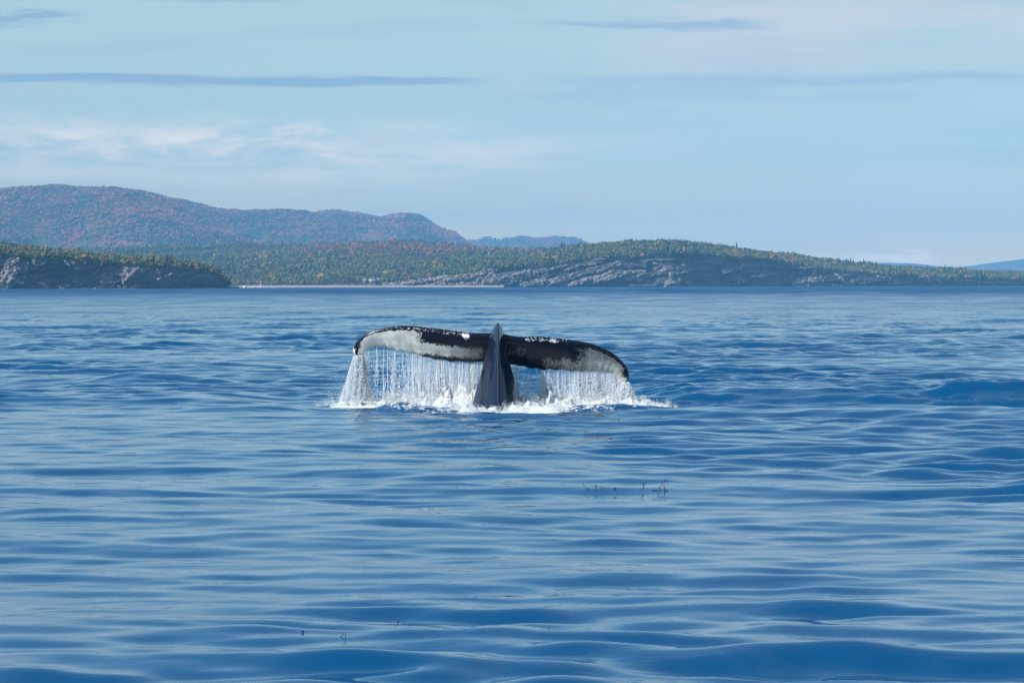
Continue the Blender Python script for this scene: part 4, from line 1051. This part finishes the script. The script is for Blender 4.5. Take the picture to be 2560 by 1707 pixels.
def curtain():
    r = np.random.default_rng(21)
    m, nt, b, out = material('falling_sheet')
    sv = nt.attr('u').outputs['Fac']; tv = nt.attr('v').outputs['Fac']; dn = nt.attr('dens').outputs['Fac']
    cb = nt.node('ShaderNodeCombineXYZ'); nt.put(cb.inputs[0], sv); nt.put(cb.inputs[1], tv)
    vv = nt.mapping(cb.outputs[0], scale=(1, 0.10, 1))
    n1 = nt.noise(vv, 22, 6, 0.7, 0.25)
    n2 = nt.noise(nt.mapping(cb.outputs[0], scale=(1, .35, 1)), 60, 4, 0.7)
    a = nt.math('ADD', nt.math('MULTIPLY', n1, .62), nt.math('MULTIPLY', n2, .38))
    a = nt.math('ADD', a, nt.math('MULTIPLY', nt.math('SUBTRACT', dn, 0.5), 0.6))
    a = nt.smooth(a, 0.40, 0.66, 0.0, 0.85)
    a = nt.math('MULTIPLY', a, nt.smooth(tv, 0.0, 0.5, .55, 1.0))
    b.inputs['Base Color'].default_value = (0.84, 0.90, 0.97, 1); b.inputs['Roughness'].default_value = 0.2
    bp = nt.node('ShaderNodeBump'); bp.inputs['Distance'].default_value = 0.03; nt.put(bp.inputs['Height'], n1); nt.put(b.inputs['Normal'], bp.outputs[0])
    tr = nt.node('ShaderNodeBsdfTranslucent'); tr.inputs['Color'].default_value = (0.84, 0.90, 0.97, 1)
    tp = nt.node('ShaderNodeBsdfTransparent')
    m1 = nt.node('ShaderNodeMixShader'); m1.inputs[0].default_value = .5
    nt.l.new(b.outputs[0], m1.inputs[1]); nt.l.new(tr.outputs[0], m1.inputs[2])
    m2 = nt.node('ShaderNodeMixShader'); nt.put(m2.inputs[0], a)
    nt.l.new(tp.outputs[0], m2.inputs[1]); nt.l.new(m1.outputs[0], m2.inputs[2])
    nt.l.new(m2.outputs[0], out.inputs[0])
    for side, T, dens_pts, lbl in (('L', LT, [(885, 1.0), (915, .9), (925, .16), (1005, .12), (1022, .52), (1100, .60), (1230, .48)], 'sheet of water pouring off the left fluke of the whale'),
                              ('R', RT, [(1255, .18), (1330, .32), (1400, .60), (1530, .85), (1600, .95)], 'sheet of water pouring off the right fluke of the whale')):
        Tp = catmull(T, 220)
        # veil: two gently folded layers
        for lay in range(2):
            NV = 26; V = []; U = []; Vv = []; Dn = []
            for q in Tp:
                top = P(*q); z1 = water_z(top.x, top.y) - 0.02
                dd = float(interp(q[0], dens_pts))
                for j in range(NV):
                    t = j / (NV - 1)
                    z = top.z + .01 + (z1 - top.z) * t
                    fold = 0.05 * math.sin(top.x * 9 + lay * 2 + t) * t + 0.03 * math.sin(top.x * 31 + lay) * t
                    V.append((top.x + 0.02 * t * math.sin(top.x * 17), top.y - 0.01 + lay * .06 + fold, z)); U.append(top.x); Vv.append(top.z - z); Dn.append(dd - .12 * lay)
            o = mesh_np('water_sheet', V, grid_faces(len(Tp), NV), m, True, None, {'u': np.array(U) + lay * 7, 'v': Vv, 'dens': Dn})
            tag(o, lbl + (' (front layer)' if lay == 0 else ' (rear layer)'), 'falling water', kind='stuff')
        # strands: thin three-sided streams that wobble and swell, breaking into beads lower down
        V = []; Fc = []; nb = 0; dp = []; ds = []; dst = []
        xs = np.array([q[0] for q in Tp]); wts = np.array([float(interp(x, dens_pts)) for x in xs]) ** 1.3
        seg = np.abs(np.gradient(xs)) + 0.6; clump = np.exp(3.4 * (vnoise(xs / 7.0, xs * 0 + 3.3, 5) - .5)) * np.exp(3.0 * (vnoise(xs / 2.6, xs * 0 + 7.3, 6) - .5))
        wts = wts * seg * clump; wts /= wts.sum()
        soft = wts ** .55; soft /= soft.sum()
        lanes_i = r.choice(len(Tp), 90, p=wts); lane_dx = r.normal(0, .05, 90); lane_y = r.normal(0, .05, 90)
        for k in range(430):
            q = Tp[r.choice(len(Tp), p=wts)]
            top = P(q[0] + r.normal(0, 1.3), q[1] - 1, q[2] + r.uniform(-.02, .02)); zb = water_z(top.x, top.y) - .02
            hgt = top.z - zb; end = 1.0 if r.random() < .55 else r.uniform(.25, .95)
            rad = r.uniform(.0016, .0050) * (1.4 if r.random() < .12 else 1)
            dx_ = r.normal(0, .022); nsg = 14; ph = r.uniform(0, 6); bend = r.normal(0, .03)
            for j in range(nsg + 1):
                t = j / nsg * end
                rr_ = rad * (0.7 + 0.9 * t + .7 * math.sin(ph + j * 1.9) ** 2 * t) * (1 if j < nsg else .2)
                cx = top.x + dx_ * t + .012 * math.sin(ph + t * 8) * t; cy = top.y + bend * t; cz = top.z - hgt * t
                for a_ in range(3):
                    g = a_ * 2.094 + ph
                    V.append((cx + rr_ * math.cos(g), cy + rr_ * math.sin(g), cz))
            for j in range(nsg):
                for a_ in range(3):
                    Fc.append((nb + j * 3 + a_, nb + j * 3 + (a_ + 1) % 3, nb + (j + 1) * 3 + (a_ + 1) % 3, nb + (j + 1) * 3 + a_))
            nb += (nsg + 1) * 3
        o = mesh_np('water_strands', V, np.array(Fc), DROP, True)
        tag(o, 'thin streams of water falling from the trailing edge of the %s fluke' % ('left' if side == 'L' else 'right'), 'falling water', kind='stuff')
        n = 15000 if side == 'L' else 30000
        li = r.integers(0, 90, n); free = r.random(n) < .45
        qi = np.where(free, r.choice(len(Tp), n, p=soft), lanes_i[li]); t = r.beta(2.0, 1.15, n)
        pos = np.array([P(*Tp[i]) for i in qi])
        zb = np.array([water_z(p_[0], p_[1]) for p_ in pos[::40]]).repeat(40)[:n]
        lane = np.where(free, 0, lane_dx[li] * t + .018 * np.sin(t * 7 + li)); pos[:, 1] += np.where(free, 0, lane_y[li] * t)
        pos[:, 0] += r.normal(0, .010, n) + r.normal(0, .06, n) * t ** 2 * (free + .25) + lane
        pos[:, 1] += r.normal(0, .05, n) * (.3 + t)
        pos[:, 2] = pos[:, 2] + (zb - pos[:, 2]) * t
        drops('falling_drops', pos, r.uniform(.0014, .0050, n) * (1 + .5 * t), r.uniform(1.0, 4.5, n), DROP, 'falling beads of water below the %s fluke' % ('left' if side == 'L' else 'right'), 'falling water')
    # thick white chutes off both tips
    for px0_, py0, px1_, lbl, n in ((895, 888, 884, 'thick white chute of water falling off the left fluke tip', 26000), (1562, 955, 1562, 'thick white burst of water under the right fluke tip', 15000)):
        a = P(px0_, py0, 51.47); b2 = P(px1_, 1004, 51.47); t = r.beta(1.25, 1.0, n)
        g = r.normal(0, 1, n); q = np.where(r.random(n) < .5, -0.3, .3)
        w_ = (0.045 + .115 * t)
        x = a.x + (b2.x - a.x) * t + g * w_
        ringx = np.abs(g) < 1.7
        y = 51.47 + r.normal(0, 1, n) * (0.04 + .10 * t); z = a.z + (0.02 - a.z) * t
        lanes = np.sin(x * 60 + t * 5) * .5 + .5
        ok = ringx & (r.random(n) < .35 + .65 * lanes)
        pos = np.stack([x, y, z], -1)[ok]
        drops('tip_chute', pos, r.uniform(.002, .0072, len(pos)), r.uniform(1, 3.5, len(pos)), DROP, lbl, 'falling water')
    # mist of fine drops left of the left tip
    n = 900
    x = wx(880) - np.abs(r.normal(0, .22, n)); z = 0.1 + np.abs(r.normal(0, .38, n)); ok = z < 1.0 - (wx(880) - x) * .9
    pos = np.stack([x, 51.4 + r.normal(0, .2, n), z], -1)[ok]
    drops('fine_spray', pos, r.uniform(.0015, .0045, len(pos)), np.ones(len(pos)), DROP, 'fine spray drops flying left of the left fluke tip', 'spray')
curtain()

def foam():
    r = np.random.default_rng(33)
    # lumpy froth banks piled on the surface: (x centre px, depth, length, width, height)
    banks = [(848, 51.25, .55, .3, .08), (900, 51.4, .6, .40, .20), (958, 51.45, .7, .36, .15), (1020, 51.5, .7, .40, .20), (1085, 51.5, .9, .5, .33), (1150, 51.4, .8, .5, .34), (1195, 51.2, .5, .45, .30),
             (1120, 50.1, .55, .3, .10), (1185, 49.75, .6, .3, .10), (1225, 49.55, .5, .28, .08), (1310, 50.9, .45, .35, .22), (1375, 51.3, .8, .4, .20), (1450, 51.45, .9, .35, .17), (1525, 51.4, .7, .35, .17), (1570, 51.35, .4, .35, .19),
             (1285, 49.9, .42, .25, .14), (1330, 49.9, .5, .25, .11), (1620, 51.2, .55, .25, .11), (1655, 51.1, .35, .2, .07)]
    for bi, (px, d, ln, wd, hg) in enumerate(banks):
        nx, ny = 90, 34
        gx = np.linspace(-1, 1, nx)[None, :].repeat(ny, 0); gy = np.linspace(-1, 1, ny)[:, None].repeat(nx, 1)
        X = wx(px, d) + gx * ln * .75; Y = d + gy * wd
        q = np.sqrt(gx ** 2 + gy ** 2) + (fbm(X * 5, Y * 5, 3, 7) - .5) * .55
        env = 1 - sst(q, 0.15, 0.98)
        nz = fbm(X * 8, Y * 8, 4, 17, .62); tall = fbm(X * 16 + 5, Y * 5, 3, 27, .6)
        base = np.array([[water_z(X[i, j], Y[i, j]) for j in range(0, nx, 6)] for i in range(0, ny, 6)])
        bz = np.zeros_like(X)
        xi = np.arange(0, nx, 6); yi = np.arange(0, ny, 6)
        tmp_ = np.array([np.interp(np.arange(nx), xi, row) for row in base]); bz = np.array([np.interp(np.arange(ny), yi, tmp_[:, c]) for c in range(nx)]).T
        Z = bz - .05 + env * (.05 + hg * 1.0 * (.3 + 1.1 * nz * tall * 1.6)) - (env < .02) * .1
        V = np.stack([X + (nz - .5) * .05, Y + (tall - .5) * .05, Z], -1).reshape(-1, 3)
        if bi == 0: acc_v = []; acc_f = []; nb = 0
        acc_v.append(V); acc_f.append(grid_faces(ny, nx) + nb); nb += len(V)
    o = mesh_np('sea_foam', np.concatenate(acc_v), np.concatenate(acc_f), foam_bank_mat(), True)
    tag(o, 'white frothy foam piled on the water round the whale tail', 'foam', kind='stuff')
    # ragged splash crowns above the banks
    pos = []; sz = []; st = []
    for px, d, ln, wd, hg in banks:
        n = int(3600 * ln * (hg / .2) ** 1.1)
        # little jets fanning up from the bank
        nj = max(6, int(26 * ln))
        jx = r.uniform(-.8, .8, nj) * ln; jy = r.uniform(-.6, .6, nj) * wd; jh = r.uniform(.3, 1.35, nj) * hg; lx = r.normal(0, .12, nj)
        k = r.integers(0, nj, n); t = r.random(n) ** 1.35
        spread = .02 + .03 * t
        x = wx(px, d) + jx[k] + lx[k] * t * jh[k] * 2 + r.normal(0, 1, n) * spread
        y = d + jy[k] + r.normal(0, 1, n) * spread
        z = np.array([water_z(wx(px, d), d)] * n) + t * jh[k] * 1.05 + r.normal(0, .012, n)
        pos.append(np.stack([x, y, z], -1)); sz.append(r.uniform(.0020, .0075, n) * (1.15 - .5 * t)); st.append(r.uniform(.8, 2.2, n))
    pos = np.concatenate(pos); sz = np.concatenate(sz); st = np.concatenate(st)
    drops('splash_drops', pos, sz, st, FOAM, 'white splash drops thrown up from the foam round the tail', 'spray')
def foam_bank_mat():
    m, nt, b, out = material('foam_bank')
    geo = nt.node('ShaderNodeNewGeometry').outputs['Position']
    n1 = nt.noise(geo, 14, 8, 0.75, 0.4); n2 = nt.noise(geo, 60, 5, 0.7)
    c = nt.mix(nt.smooth(n1, 0.34, 0.56), (0.34, 0.42, 0.48), (0.86, 0.88, 0.90))
    nt.put(b.inputs['Base Color'], c); b.inputs['Roughness'].default_value = 0.55
    bp = nt.node('ShaderNodeBump'); bp.inputs['Distance'].default_value = 0.06
    nt.put(bp.inputs['Height'], nt.math('ADD', n1, nt.math('MULTIPLY', n2, .4))); nt.put(b.inputs['Normal'], bp.outputs[0])
    tr = nt.node('ShaderNodeBsdfTransparent'); mx = nt.node('ShaderNodeMixShader')
    hole = nt.smooth(nt.noise(nt.mapping(geo, loc=(4, 4, 4)), 9, 7, 0.7, 0.6), 0.36, 0.44)
    nt.put(mx.inputs[0], hole); nt.l.new(tr.outputs[0], mx.inputs[1]); nt.l.new(b.outputs[0], mx.inputs[2])
    nt.l.new(mx.outputs[0], out.inputs[0])
    return m
foam()

# ------------------------------------------------------------------ floating seaweed
WEED = simple_mat('seaweed_brown', (0.045, 0.016, 0.028), 0.35, 0.5)
WEED2 = simple_mat('seaweed_olive', (0.16, 0.13, 0.03), 0.4, 0.5)
WEED3 = simple_mat('seaweed_rust', (0.20, 0.045, 0.025), 0.4, 0.5)
def tube(pts, rad, V, Fc, nsd=5):
    nb = len(V); pts = [Vector(p) for p in pts]
    for i, p in enumerate(pts):
        d = (pts[min(i + 1, len(pts) - 1)] - pts[max(i - 1, 0)]).normalized()
        a = d.orthogonal().normalized(); b_ = d.cross(a)
        r_ = rad * (1 - .55 * i / (len(pts) - 1))
        for k in range(nsd):
            g = k / nsd * 6.283; V.append(tuple(p + a * math.cos(g) * r_ + b_ * math.sin(g) * r_))
    for i in range(len(pts) - 1):
        for k in range(nsd): Fc.append((nb + i * nsd + k, nb + i * nsd + (k + 1) % nsd, nb + (i + 1) * nsd + (k + 1) % nsd, nb + (i + 1) * nsd + k))
def sight_hit(px, py):
    for d in np.arange(13, 140, 0.05):
        p = P(px, py, d)
        if water_z(p.x, d) >= p.z: return float(d)
    return 15218 / (py - 714.0)
def weed(px, py, strokes, rad, mat, label, blades=()):
    d = sight_hit(px, py)
    x0 = (px - 1280) / F * d; z0 = water_z(x0, d); s = d / F
    V = []; Fc = []
    for st in strokes:      # offsets in photo pixels -> metres at this distance
        pts = []
        for i, (a, b_) in enumerate(st):
            pts.append((x0 + a * s, d + .02 * math.sin(i * 2.1), z0 + .004 - b_ * s))
        if len(pts) == 1: pts.append((pts[0][0] + .01, pts[0][1], pts[0][2]))
        tube(pts, rad, V, Fc)
    o = mesh_np('floating_seaweed', V, np.array(Fc), mat, True)
    tag(o, label, 'seaweed', 'scraps of seaweed floating on the water')
    return o
rw = random.Random(4)
main = [(-57 + i * 5, -2 + 4 * i / 23 + rw.uniform(-.8, .8)) for i in range(24)]
sprigs = [[(x, y), (x + rw.uniform(-1.5, 1.5), y - rw.uniform(2, 5))] for x, y in main[::1]]
weed(1518, 1096, [main] + sprigs, .0045, WEED3, 'long rusty strand of seaweed with upright sprigs floating in front of the whale')
weed(1578, 1098.5, [[(-2, 0), (0, -1), (2, 0)]], .008, WEED, 'round dark float at the right end of the long rusty strand')
weed(1470, 1223, [[(-13, -14), (-10, -9), (-6, -3), (-1, 0), (2, 0)], [(-4, 0), (0, 1), (3, 0)]], .0035, WEED, 'thin curved dark seaweed stalk left of the olive tuft')
weed(1491, 1223, [[(-3, -7), (2, -5), (3, 0), (0, 4)], [(-2, -4), (0, 0), (-1, 4)], [(-5, -7), (0, -7)]], .006, WEED2, 'olive tuft of seaweed sticking out of the water')
weed(1507, 1223, [[(-6, -5), (-1, 0), (4, -1)], [(-1, 0), (-3, 4)]], .0035, WEED, 'small forked dark stalk right of the olive tuft')
weed(1538, 1223, [[(-2, 0), (0, -1), (2, 0)]], .008, WEED, 'small round dark float between the olive tuft and the crescent blade')
weed(1604, 1230, [[(2, -5), (-2, -1), (-3, 4), (1, 9)], [(3, -4), (5, -16), (2, -22)], [(5, -16), (9, -22)]], .006, WEED, 'dark crescent of seaweed with thin stalks above it')
weed(1640, 1227, [[(-8, 0), (2, 0), (10, -9), (17, -18), (23, -24), (30, -23)], [(22, -24), (25, -30)], [(20, -12), (21, 2), (19, 10)], [(8, -1), (16, -2)], [(12, 4), (18, 8)], [(22, -1), (30, 1)]], .005, WEED, 'branching dark seaweed twig standing highest out of the water')
weed(990, 1571, [[(5, -16), (2, -8), (-4, -1)], [(4, 2), (2, 8), (-2, 13)]], .0035, WEED, 'thin s shaped seaweed scrap near the bottom of the picture')
weed(858, 1592, [[(-8, 2), (-3, -4), (3, -5), (4, 1), (4, 8)], [(-6, 4), (0, 6)]], .0032, WEED, 'small curled seaweed scrap near the bottom left of the s shaped one')
weed(755.5, 1584, [[(-2, 0), (0, -1), (2, 0)]], .006, WEED, 'tiny dark float, leftmost of the scraps near the bottom')

def specks():
    r = np.random.default_rng(9); n = 260
    cl = [(260, 885, 90, 8), (520, 902, 120, 6), (760, 905, 120, 8), (1840, 922, 60, 8), (2270, 930, 60, 10), (2080, 950, 110, 14), (1650, 930, 40, 8)]
    pos = []
    for i in range(n):
        c = cl[r.integers(len(cl))]; px = r.normal(c[0], c[2] * .5); py = r.normal(c[1], c[3] * .5)
        d = 15218 / (py - 714); x = (px - 1280) / F * d; pos.append((x, d, water_z(x, d) + .005))
    drops('floating_specks', np.array(pos), r.uniform(.006, .014, n), np.ones(n) * .7, WEED, 'tiny dark bits floating on the calm water behind the whale', 'debris')
specks()
